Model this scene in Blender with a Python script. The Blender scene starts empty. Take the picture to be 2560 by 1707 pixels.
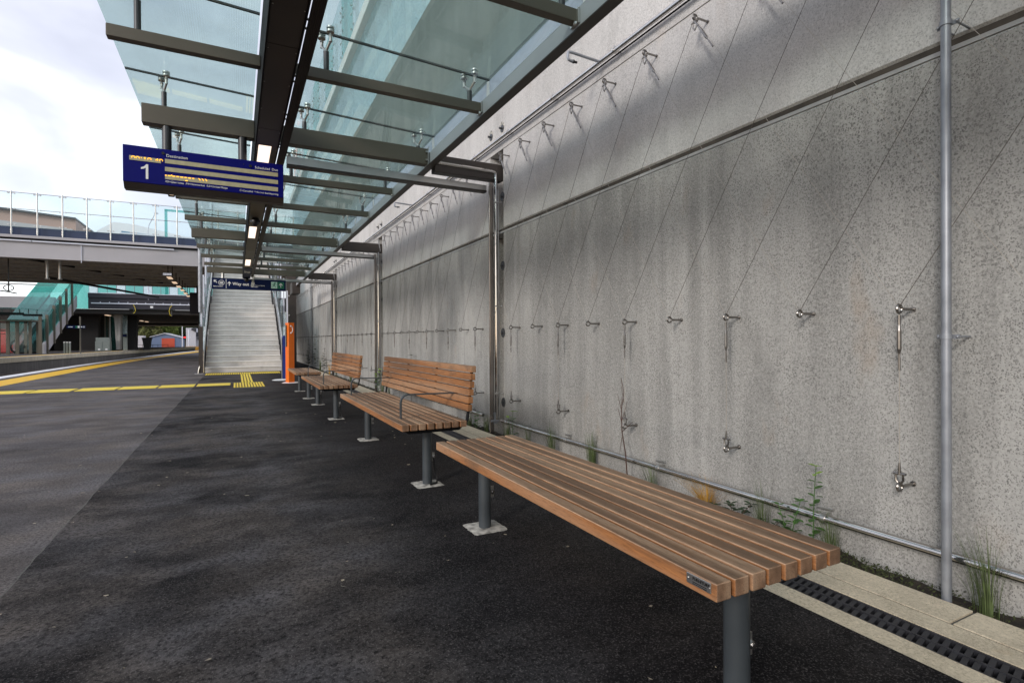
import bpy, bmesh, math, random
from mathutils import Vector, Matrix
random.seed(7)
R = math.radians
sc = bpy.context.scene
COL = sc.collection

# ------------------------------------------------------------------ camera
yaw, pit, rol = R(27.17), R(-0.27), R(-0.3)
F = Vector((math.sin(yaw)*math.cos(pit), math.cos(yaw)*math.cos(pit), math.sin(pit)))
Rt = Vector((math.cos(yaw), -math.sin(yaw), 0)); U = Rt.cross(F)
R2 = Rt*math.cos(rol)+U*math.sin(rol); U2 = U*math.cos(rol)-Rt*math.sin(rol)
cam = bpy.data.cameras.new('camera'); co = bpy.data.objects.new('camera', cam); COL.objects.link(co)
m = Matrix.Identity(4)
for i in range(3):
    m[i][0] = R2[i]; m[i][1] = U2[i]; m[i][2] = -F[i]
m[0][3], m[1][3], m[2][3] = 0, 0, 1.0
co.matrix_world = m
cam.sensor_width = 36; cam.lens = 36*1.0485/2; cam.clip_start = 0.05; cam.clip_end = 2000
sc.camera = co

# ------------------------------------------------------------------ world and sun
SUN_EL, SUN_AZ = R(21), R(-121)          # azimuth measured from +Y towards +X
w = bpy.data.worlds.new('World'); sc.world = w; w.use_nodes = True
nt = w.node_tree; N = nt.nodes; L = nt.links; N.clear()
out = N.new('ShaderNodeOutputWorld'); bg = N.new('ShaderNodeBackground'); bg2 = N.new('ShaderNodeBackground'); add = N.new('ShaderNodeAddShader')
sky = N.new('ShaderNodeTexSky'); sky.sky_type = 'NISHITA'; sky.sun_disc = False
sky.sun_elevation = SUN_EL; sky.sun_rotation = SUN_AZ
bg.inputs[1].default_value = 0.05
L.new(sky.outputs[0], bg.inputs[0])
tc = N.new('ShaderNodeTexCoord'); mp = N.new('ShaderNodeMapping'); mp.inputs['Scale'].default_value = (1.0, 1.0, 1.7)
L.new(tc.outputs['Generated'], mp.inputs[0])
nz = N.new('ShaderNodeTexNoise'); nz.inputs['Scale'].default_value = 2.9; nz.inputs['Detail'].default_value = 5; nz.inputs['Roughness'].default_value = .48
nz.inputs['Distortion'].default_value = .4
L.new(mp.outputs[0], nz.inputs[0])
cr = N.new('ShaderNodeValToRGB'); e = cr.color_ramp
e.elements[0].position = .38; e.elements[0].color = (.47, .465, .54, 1)
e.elements[1].position = .66; e.elements[1].color = (1.1, 1.12, 1.16, 1)
q = e.elements.new(.52); q.color = (.67, .665, .735, 1)
L.new(nz.outputs[0], cr.inputs[0]); L.new(cr.outputs[0], bg2.inputs[0]); bg2.inputs[1].default_value = 0.95
L.new(bg.outputs[0], add.inputs[0]); L.new(bg2.outputs[0], add.inputs[1]); L.new(add.outputs[0], out.inputs[0])
sl = bpy.data.lights.new('sun', 'SUN'); sl.energy = 1.3; sl.angle = R(10); sl.color = (1, .95, .90)
so = bpy.data.objects.new('sun', sl); COL.objects.link(so); so.location = (-10, -10, 20)
sd = Vector((math.sin(SUN_AZ)*math.cos(SUN_EL), math.cos(SUN_AZ)*math.cos(SUN_EL), math.sin(SUN_EL)))
so.rotation_euler = (-sd).to_track_quat('-Z', 'Y').to_euler()
sc.view_settings.view_transform = 'Standard'; sc.view_settings.look = 'None'
sc.view_settings.exposure = 0.35; sc.view_settings.gamma = 1
sc.render.engine = 'CYCLES'
sc.cycles.max_bounces = 10; sc.cycles.transparent_max_bounces = 24

# ------------------------------------------------------------------ materials
def newmat(name):
    m = bpy.data.materials.new(name); m.use_nodes = True
    n = m.node_tree.nodes; b = n['Principled BSDF']
    return m, n, m.node_tree.links, b

def plain(name, col, rough=.5, metal=0, var=0.0, scale=6, bump=0, bscale=60, spec=.5):
    m, n, l, b = newmat(name)
    b.inputs['Roughness'].default_value = rough; b.inputs['Metallic'].default_value = metal
    b.inputs['Specular IOR Level'].default_value = spec
    b.inputs['Base Color'].default_value = (*col, 1)
    if var:
        t = n.new('ShaderNodeTexCoord'); z = n.new('ShaderNodeTexNoise'); z.inputs['Scale'].default_value = scale; z.inputs['Detail'].default_value = 6
        l.new(t.outputs['Object'], z.inputs[0])
        r = n.new('ShaderNodeValToRGB'); r.color_ramp.elements[0].position = .3; r.color_ramp.elements[1].position = .7
        r.color_ramp.elements[0].color = (*[c*(1-var) for c in col], 1); r.color_ramp.elements[1].color = (*[min(1, c*(1+var)) for c in col], 1)
        l.new(z.outputs[0], r.inputs[0]); l.new(r.outputs[0], b.inputs['Base Color'])
        mr = n.new('ShaderNodeMapRange'); mr.inputs[3].default_value = rough*.8; mr.inputs[4].default_value = min(1, rough*1.25)
        l.new(z.outputs[0], mr.inputs[0]); l.new(mr.outputs[0], b.inputs['Roughness'])
    if bump:
        t = n.new('ShaderNodeTexCoord'); z = n.new('ShaderNodeTexNoise'); z.inputs['Scale'].default_value = bscale; z.inputs['Detail'].default_value = 4
        l.new(t.outputs['Object'], z.inputs[0]); bp = n.new('ShaderNodeBump'); bp.inputs['Strength'].default_value = bump; bp.inputs['Distance'].default_value = .01
        l.new(z.outputs[0], bp.inputs['Height']); l.new(bp.outputs[0], b.inputs['Normal'])
    return m

def node(n, t, **kw):
    x = n.new(t)
    for k, v in kw.items():
        if hasattr(x, k): setattr(x, k, v)
        else: x.inputs[k].default_value = v
    return x

def mix(n, l, fac, a, b, mode='MIX'):
    x = n.new('ShaderNodeMix'); x.data_type = 'RGBA'; x.blend_type = mode
    for s, v in ((0, fac), (6, a), (7, b)):
        if isinstance(v, (int, float)): x.inputs[s].default_value = v
        elif isinstance(v, tuple): x.inputs[s].default_value = (*v, 1) if len(v) == 3 else v
        else: l.new(v, x.inputs[s])
    return x.outputs[2]

def ramp(n, l, src, stops):
    r = n.new('ShaderNodeValToRGB'); el = r.color_ramp.elements
    while len(el) > 2: el.remove(el[-1])
    for i, (p, c) in enumerate(stops):
        if isinstance(c, (int, float)): c = (c, c, c)
        x = el[i] if i < 2 else el.new(p)
        x.position = p; x.color = (*c, 1)
    l.new(src, r.inputs[0]); return r.outputs[0]

def noise(n, l, scale, detail=5, rough=.55, mapscale=(1, 1, 1), coord='Object', dist=0):
    t = n.new('ShaderNodeTexCoord'); mp = n.new('ShaderNodeMapping'); mp.inputs['Scale'].default_value = mapscale
    l.new(t.outputs[coord], mp.inputs[0]); z = n.new('ShaderNodeTexNoise')
    z.inputs['Scale'].default_value = scale; z.inputs['Detail'].default_value = detail; z.inputs['Roughness'].default_value = rough
    z.inputs['Distortion'].default_value = dist
    l.new(mp.outputs[0], z.inputs[0]); return z.outputs[0]

def voro(n, l, scale, mapscale=(1, 1, 1), feature='F1', out='Distance', rnd=1, warp=0.0):
    t = n.new('ShaderNodeTexCoord'); mp = n.new('ShaderNodeMapping'); mp.inputs['Scale'].default_value = mapscale
    l.new(t.outputs['Object'], mp.inputs[0]); z = n.new('ShaderNodeTexVoronoi'); z.inputs['Scale'].default_value = scale; z.feature = feature
    z.inputs['Randomness'].default_value = rnd
    if warp:
        q = n.new('ShaderNodeTexNoise'); q.inputs['Scale'].default_value = scale*1.3; q.inputs['Detail'].default_value = 2
        l.new(t.outputs['Object'], q.inputs[0])
        va = n.new('ShaderNodeVectorMath'); va.operation = 'MULTIPLY_ADD'; va.inputs[1].default_value = (warp, warp, warp)
        l.new(q.outputs['Color'], va.inputs[0]); l.new(mp.outputs[0], va.inputs[2]); l.new(va.outputs[0], z.inputs[0])
    else: l.new(mp.outputs[0], z.inputs[0])
    return z.outputs[out]

def concrete_wall(name, base, dark, streak=.5, agg=1.0, rust=0.0):
    m, n, l, b = newmat(name)
    big = noise(n, l, .9, 5, .6, (1, 1, .45))
    col = ramp(n, l, big, [(.30, dark), (.66, base)])
    st = noise(n, l, 5, 4, .6, (1, 1, .07))
    col = mix(n, l, ramp(n, l, st, [(.40, streak), (.60, 0.0)]), col, tuple(c*.75 for c in dark))
    # fine pale mottling
    f = noise(n, l, 75, 4, .65)
    col = mix(n, l, ramp(n, l, f, [(.35, .0), (.7, .45)]), col, tuple(min(1, c*1.28) for c in base))
    # exposed dark aggregate
    msk = ramp(n, l, noise(n, l, 1.1, 4), [(.36, .05), (.62, 1.0)])
    v1 = voro(n, l, 70, (1, 1, .8), warp=.016); s1 = ramp(n, l, v1, [(.26, 1.0), (.36, 0.0)])
    v2 = voro(n, l, 135, (1, 1, .8), warp=.012); s2 = ramp(n, l, v2, [(.27, 1.0), (.42, 0.0)])
    c1 = voro(n, l, 70, (1, 1, .8), out='Color', warp=.016); k1 = ramp(n, l, c1, [(.40, 0.0), (.52, .95)])
    g1 = mix(n, l, 1.0, s1, k1, 'MULTIPLY'); g1 = mix(n, l, 1.0, g1, msk, 'MULTIPLY')
    sp = mix(n, l, 1.0, g1, s2, 'SCREEN') if False else mix(n, l, 1.0, g1, mix(n, l, 1.0, s2, ramp(n, l, noise(n, l, 9, 3), [(.34, .5), (.6, 1.0)]), 'MULTIPLY'), 'LIGHTEN')
    sc_ = mix(n, l, 1.0, sp, (agg, agg, agg), 'MULTIPLY')
    col = mix(n, l, sc_, col, tuple(c*.36 for c in base))
    pl = noise(n, l, 48, 3, .6); col = mix(n, l, ramp(n, l, pl, [(.58, 0.0), (.72, .35)]), col, tuple(min(1, c*1.35) for c in base))
    blot = noise(n, l, 3.2, 7, .7, (1, 1, .6)); col = mix(n, l, ramp(n, l, blot, [(.56, 0.0), (.72, .40)]), col, tuple(c*.62 for c in dark))
    if rust:
        rn = noise(n, l, 3, 4, .6, (1, 1, .5)); col = mix(n, l, ramp(n, l, rn, [(.62, 0.0), (.78, rust)]), col, (.34, .22, .12))
    l.new(col, b.inputs['Base Color']); b.inputs['Roughness'].default_value = .85; b.inputs['Specular IOR Level'].default_value = .25
    bp = n.new('ShaderNodeBump'); bp.inputs['Strength'].default_value = .35; bp.inputs['Distance'].default_value = .004
    l.new(mix(n, l, .5, f, sp), bp.inputs['Height']); l.new(bp.outputs[0], b.inputs['Normal'])
    return m

def asphalt(name, base, light, lo=.40, hi=.70, amt=.8, bench_shade=False):
    m, n, l, b = newmat(name)
    warm = (light[0]*1.05, light[1]*1.0, light[2]*.93); cool = (light[0]*.95, light[1]*.99, light[2]*1.06)
    dustc = mix(n, l, ramp(n, l, noise(n, l, 1.7, 3), [(.4, 0.0), (.6, 1.0)]), warm, cool)
    a = noise(n, l, 1.1, 5, .6, (.75, 1, 1)); a2 = noise(n, l, 3.4, 6, .65, (.6, 1, 1), dist=.2)
    f1 = ramp(n, l, a, [(lo, 0.0), (hi, amt*.8)]); f2 = ramp(n, l, a2, [(.45, 0.0), (.75, amt*.8)])
    col = mix(n, l, f1, base, dustc); col = mix(n, l, f2, col, dustc)
    if bench_shade:   # shade below the benches painted in: dusty colour fades to the black base
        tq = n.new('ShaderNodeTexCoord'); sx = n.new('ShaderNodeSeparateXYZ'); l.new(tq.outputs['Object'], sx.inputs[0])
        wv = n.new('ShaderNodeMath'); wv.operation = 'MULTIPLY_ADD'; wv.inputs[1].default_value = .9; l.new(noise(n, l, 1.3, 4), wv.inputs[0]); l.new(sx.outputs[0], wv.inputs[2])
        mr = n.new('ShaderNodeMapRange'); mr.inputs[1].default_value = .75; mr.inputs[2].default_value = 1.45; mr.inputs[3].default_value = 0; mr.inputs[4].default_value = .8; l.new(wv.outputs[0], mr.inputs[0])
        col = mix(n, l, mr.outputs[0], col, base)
    spill = noise(n, l, 2.3, 8, .7, (.45, 1.2, 1)); col = mix(n, l, ramp(n, l, spill, [(.66, 0.0), (.74, .55)]), col, tuple(min(1, x*2.2) for x in light))
    g1 = noise(n, l, 62, 4, .7); col = mix(n, l, ramp(n, l, g1, [(.34, .85), (.56, 0.0)]), col, tuple(x*.35 for x in base))
    g2 = noise(n, l, 150, 3, .7); col = mix(n, l, ramp(n, l, g2, [(.54, 0.0), (.72, .35)]), col, tuple(min(1, x*1.9+.01) for x in light))
    dm = ramp(n, l, voro(n, l, 6, warp=.25), [(.010, .8), (.022, 0.0)]); col = mix(n, l, dm, col, (.40, .36, .30))
    l.new(col, b.inputs['Base Color']); b.inputs['Roughness'].default_value = .88; b.inputs['Specular IOR Level'].default_value = .12
    bp = n.new('ShaderNodeBump'); bp.inputs['Strength'].default_value = .8; bp.inputs['Distance'].default_value = .008
    l.new(mix(n, l, .35, g1, g2), bp.inputs['Height']); l.new(bp.outputs[0], b.inputs['Normal'])
    return m

def wood(name, worn=True):
    # long grain along Y; upward faces weather to grey brown, sheltered faces keep their orange
    m, n, l, b = newmat(name)
    g = noise(n, l, 16, 6, .7, (6, .35, 6), dist=.3); g2 = noise(n, l, 2.2, 4, .6, (2, .8, 2))
    fine = noise(n, l, 60, 4, .7, (5, .3, 5))
    org = ramp(n, l, g, [(.25, (.20, .080, .028)), (.55, (.37, .155, .055)), (.8, (.48, .225, .088))])
    org = mix(n, l, ramp(n, l, g2, [(.4, 0.0), (.7, .5)]), org, (.33, .14, .05))
    if worn:
        gry = ramp(n, l, g, [(.25, (.080, .050, .031)), (.55, (.20, .128, .080)), (.85, (.33, .225, .15))])
        gry = mix(n, l, ramp(n, l, g2, [(.35, 0.0), (.7, .65)]), gry, (.22, .115, .056))
        gm = n.new('ShaderNodeNewGeometry'); sp = n.new('ShaderNodeSeparateXYZ'); l.new(gm.outputs['Normal'], sp.inputs[0])
        ad = n.new('ShaderNodeMath'); ad.operation = 'MULTIPLY_ADD'; ad.inputs[1].default_value = .35; l.new(fine, ad.inputs[0]); l.new(sp.outputs[2], ad.inputs[2])
        pale = mix(n, l, .8, org, (.50, .335, .225)); col = mix(n, l, ramp(n, l, ad.outputs[0], [(.34, 0.0), (.62, 1.0)]), org, pale)
        f = ramp(n, l, ad.outputs[0], [(.92, 0.0), (1.08, 1.0)]); col = mix(n, l, f, col, gry)
        # end grain paler and greyer
        ab = n.new('ShaderNodeMath'); ab.operation = 'ABSOLUTE'; l.new(sp.outputs[1], ab.inputs[0])
        eg = ramp(n, l, noise(n, l, 28, 5, .7, (1, 1, 1), dist=.6), [(.3, (.10, .058, .034)), (.6, (.24, .145, .09)), (.8, (.33, .22, .15))])
        col = mix(n, l, ramp(n, l, ab.outputs[0], [(.7, 0.0), (.9, .9)]), col, eg)
    else: col = org
    board = noise(n, l, 1.0, 1, .5, (19, .5, 6)); col = mix(n, l, ramp(n, l, board, [(.36, .65), (.5, 0.0)]), col, (.12, .070, .042))
    col = mix(n, l, ramp(n, l, board, [(.52, 0.0), (.66, .5)]), col, (.46, .31, .20))
    blot = noise(n, l, 7, 6, .7, (1.5, .5, 1.5)); col = mix(n, l, ramp(n, l, blot, [(.54, 0.0), (.68, .6)]), col, (.13, .088, .058))
    col = mix(n, l, ramp(n, l, fine, [(.3, .6), (.5, 0.0)]), col, (.06, .036, .02))
    l.new(col, b.inputs['Base Color']); b.inputs['Roughness'].default_value = .6; b.inputs['Specular IOR Level'].default_value = .35
    bp = n.new('ShaderNodeBump'); bp.inputs['Strength'].default_value = .3; bp.inputs['Distance'].default_value = .002
    l.new(fine, bp.inputs['Height']); l.new(bp.outputs[0], b.inputs['Normal'])
    return m

def glass(name, tint=(.75, .88, .86), milk=.06, milkcol=(.75, .85, .84), gloss=.9, dots=False):
    m = bpy.data.materials.new(name); m.use_nodes = True; n = m.node_tree.nodes; l = m.node_tree.links; n.clear()
    o = n.new('ShaderNodeOutputMaterial'); t = n.new('ShaderNodeBsdfTransparent'); t.inputs[0].default_value = (*tint, 1)
    d = n.new('ShaderNodeBsdfTranslucent'); d.inputs[0].default_value = (*milkcol, 1)
    d2 = n.new('ShaderNodeBsdfDiffuse'); d2.inputs[0].default_value = (*milkcol, 1); ds = n.new('ShaderNodeMixShader'); ds.inputs[0].default_value = .5
    l.new(d.outputs[0], ds.inputs[1]); l.new(d2.outputs[0], ds.inputs[2])
    a = n.new('ShaderNodeMixShader'); l.new(t.outputs[0], a.inputs[1]); l.new(ds.outputs[0], a.inputs[2])
    sm = noise(n, l, 3.5, 5, .7, (1, .35, 1), dist=.8)
    r = ramp(n, l, sm, [(.35, milk*.75), (.75, milk*1.4)])
    if dots:
        v = voro(n, l, 70, rnd=0.0); dd = ramp(n, l, v, [(.25, .16), (.35, 0.0)]); r = mix(n, l, .5, r, dd, 'ADD')
    l.new(r, a.inputs[0])
    g = n.new('ShaderNodeBsdfGlossy'); g.inputs['Roughness'].default_value = .02; g.inputs[0].default_value = (.95, 1, 1, 1)
    lw = n.new('ShaderNodeLayerWeight'); lw.inputs['Blend'].default_value = .5
    pw = n.new('ShaderNodeMath'); pw.operation = 'POWER'; pw.inputs[1].default_value = 5; l.new(lw.outputs['Facing'], pw.inputs[0])
    mu = n.new('ShaderNodeMath'); mu.operation = 'MULTIPLY_ADD'; mu.inputs[1].default_value = gloss*.9; mu.inputs[2].default_value = gloss*.04; l.new(pw.outputs[0], mu.inputs[0])
    x = n.new('ShaderNodeMixShader'); l.new(mu.outputs[0], x.inputs[0]); l.new(a.outputs[0], x.inputs[1]); l.new(g.outputs[0], x.inputs[2])
    l.new(x.outputs[0], o.inputs[0]); return m

def emit(name, col, s):
    m, n, l, b = newmat(name); b.inputs['Base Color'].default_value = (*col, 1)
    b.inputs['Emission Color'].default_value = (*col, 1); b.inputs['Emission Strength'].default_value = s; return m

M = {}
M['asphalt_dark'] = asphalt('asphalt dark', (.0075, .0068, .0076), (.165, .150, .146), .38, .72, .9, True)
M['asphalt_grey'] = asphalt('asphalt grey', (.068, .061, .060), (.23, .208, .202), .34, .68, .9)
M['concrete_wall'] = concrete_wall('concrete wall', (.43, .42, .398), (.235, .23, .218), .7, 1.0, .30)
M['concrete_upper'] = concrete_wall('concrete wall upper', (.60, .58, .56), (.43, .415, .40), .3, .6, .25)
M['concrete_dark'] = concrete_wall('concrete stained', (.16, .175, .16), (.09, .105, .095), .5, .35)
M['concrete_pale'] = concrete_wall('concrete pale', (.80, .78, .74), (.70, .68, .64), .2, .1)
M['stair_concrete'] = concrete_wall('stair concrete', (.68, .645, .60), (.50, .475, .44), .25, .10)
M['kerb'] = concrete_wall('kerb concrete', (.64, .555, .415), (.42, .365, .27), .4, .55, .6)
M['grout'] = plain('grout', (.40, .38, .34), .9, var=.6, scale=26, bump=.5, bscale=40)
M['litter'] = plain('litter', (.34, .29, .22), .9, var=.6, scale=3)
M['groove_dark'] = plain('dirty joint', (.055, .045, .036), .9, var=.5, scale=9)  # dark tone stands in for shade on the upper panel's underside
M['sealant'] = plain('grey sealant', (.36, .355, .35), .5, var=.25, scale=4)
M['joint'] = plain('joint', (.10, .095, .085), .9, var=.3)
M['soil'] = plain('soil', (.028, .021, .015), 1, var=.6, scale=12, bump=1, bscale=40)
M['wood_seat'] = wood('weathered hardwood'); M['wood_back'] = wood('oiled hardwood', False)
M['leg'] = plain('grey painted steel', (.046, .054, .060), .42, var=.2, scale=5, bump=.05)
M['black_steel'] = plain('black steel', (.008, .008, .009), .7, var=.2, spec=.2)
M['beam'] = plain('olive grey steel', (.100, .088, .066), .5, 0, var=.12, scale=2)
M['brown_steel'] = plain('dark brown steel', (.052, .042, .036), .42, .2, var=.2, scale=3)
M['slate_steel'] = plain('slate steel', (.06, .062, .066), .4, .3, var=.2)
M['grate'] = plain('cast iron', (.03, .03, .036), .5, .2, var=.3, scale=20)
M['tray'] = plain('cable tray', (.035, .028, .025), .5, .3)
M['stainless'] = plain('stainless steel', (.62, .60, .58), .20, 1, var=.15, scale=5)
M['satin'] = plain('satin stainless', (.55, .54, .52), .38, 1, var=.15, scale=4)
M['galv'] = plain('galvanised steel', (.30, .315, .345), .42, .5, var=.25, scale=9)
M['web'] = plain('brushed steel web', (.42, .43, .45), .45, .1, var=.1, scale=2)
M['rope'] = plain('dark wire rope', (.10, .085, .075), .5, .4)
M['fitting'] = plain('trellis fitting steel', (.26, .245, .23), .28, .95, var=.2, scale=20)
M['pipe_chrome'] = plain('polished pipe', (.55, .53, .51), .10, 1, var=.1, scale=5)
M['bronze_box'] = plain('reflective post', (.30, .27, .25), .22, .95, var=.3, scale=2)
M['lead'] = plain('wire rope', (.42, .38, .33), .5, .3)
M['glass_roof'] = glass('roof glass', (.82, .915, .895), .13, (.72, .82, .80), .9, dots=True)
M['glass_clear'] = glass('clear glass', (.93, .985, .975), .012, (.75, .9, .9), .6)
M['glass_teal'] = glass('teal glass', (.42, .74, .71), .14, (.28, .55, .53), .8)
M['upstand'] = glass('upstand glass', (.85, .92, .97), .55, (.62, .70, .82), .5)
M['glass_pale'] = glass('pale glass', (.86, .93, .95), .25, (.75, .84, .88), .6)
M['joint_black'] = plain('black sealant', (.008, .008, .008), .6)
M['sign_blue'] = plain('blue board', (.001, .002, .125), .45, var=.05, spec=.15)
M['sign_navy'] = plain('navy board', (.004, .011, .055), .5, var=.05, spec=.15)
M['white'] = plain('white paint', (.80, .80, .80), .5)
M['cream_led'] = plain('led window', (.42, .385, .24), .5, var=.10, scale=30)
M['amber'] = emit('amber led', (1.0, .42, .02), 1.6)
M['green'] = plain('safety green', (.01, .16, .085), .4)
M['pale_green'] = plain('pale green', (.55, .80, .68), .4)
M['orange'] = plain('orange paint', (.86, .17, .008), .32, var=.06)
M['help_blue'] = plain('blue plastic', (.012, .035, .22), .4)
M['yellow'] = plain('yellow tactile', (.80, .60, .045), .6, var=.12, scale=8)
M['yellow_line'] = plain('yellow paint', (.80, .47, .03), .6, var=.10, scale=5, bump=.3, bscale=80)
M['white_line'] = plain('white paint line', (.80, .80, .82), .6, var=.08, scale=5)
M['lamp'] = emit('lamp panel', (1.0, .80, .66), 1.15)
M['lamp_dim'] = emit('small lamp', (1.0, .72, .50), .55)
M['red_lamp'] = emit('red signal', (1.0, .02, .02), 5)
M['bridge_grey'] = plain('bridge girder paint', (.40, .385, .40), .6, var=.08, scale=.7)
M['navy_panel'] = plain('navy parapet', (.022, .036, .085), .35, var=.15, scale=.6)
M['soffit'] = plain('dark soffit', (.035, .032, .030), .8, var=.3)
M['rib'] = plain('soffit rib', (.34, .31, .28), .6, var=.2)
M['core_dark'] = plain('dark core', (.012, .011, .011), .9, var=.3)
M['far_girder'] = plain('charcoal girder', (.022, .020, .030), .6, var=.2, scale=.5)
M['far_white'] = plain('white steel strip', (.62, .64, .72), .5)
M['leaf'] = plain('leaf green', (.045, .12, .018), .45, var=.5, scale=30)
M['leaf_new'] = plain('young leaf', (.20, .34, .03), .45, var=.3, scale=30)
M['leaf_dark'] = plain('dark leaf', (.018, .040, .012), .5, var=.5, scale=30)
M['grass'] = plain('grass blade', (.075, .105, .032), .6, var=.4, scale=20)
M['grass_gold'] = plain('golden grass', (.50, .27, .04), .6, var=.3, scale=20)
M['twig'] = plain('twig', (.07, .035, .025), .8)
M['moss'] = plain('moss', (.045, .055, .015), .9, var=.5, scale=30)
M['red_panel'] = plain('red wrap', (.45, .035, .03), .6, var=.2, scale=1)
M['cabinet'] = plain('cabinet grey', (.20, .23, .215), .5, var=.1)
M['ballast'] = plain('ballast', (.055, .048, .042), .95, var=.5, scale=9, bump=1, bscale=14)
M['rail'] = plain('rail steel', (.16, .12, .10), .5, .6)
M['shed_blue'] = plain('blue cladding', (.13, .18, .29), .6, var=.08, scale=.5)
M['shed_roof'] = plain('pale roof', (.45, .46, .50), .6)
M['door_red'] = plain('red roller door', (.50, .075, .035), .6, var=.1, scale=.6)
M['house'] = plain('pale house', (.48, .48, .52), .7, var=.06)
M['house_dark'] = plain('dark house roof', (.035, .037, .045), .7)
M['brown_block'] = plain('brown building', (.42, .27, .22), .7, var=.08, scale=.1)
M['tree_a'] = plain('tree green', (.05, .085, .02), .8, var=.5, scale=1.5)
M['tree_d'] = plain('tree bright', (.16, .22, .05), .8, var=.5, scale=1.5)
M['tree_b'] = plain('tree olive', (.12, .13, .04), .8, var=.5, scale=1.5)
M['tree_c'] = plain('tree dark', (.02, .035, .015), .8, var=.5, scale=1.5)
M['bark'] = plain('bark', (.06, .045, .03), .9)
M['field'] = plain('dry ground', (.24, .19, .12), 1, var=.4, scale=.2)
M['black'] = plain('black plastic', (.008, .008, .009), .4)
M['white_tent'] = plain('white canvas', (.80, .80, .82), .8)
M['blue_awning'] = plain('blue awning', (.09, .22, .36), .7, var=.2, scale=.6)
M['plastic_wrap'] = glass('torn plastic', (.85, .85, .8), .5, (.7, .68, .6), .5)

# ------------------------------------------------------------------ helpers
def wloc(o):
    v = Vector((0, 0, 0))
    while o: v += o.location; o = o.parent
    return v

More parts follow.
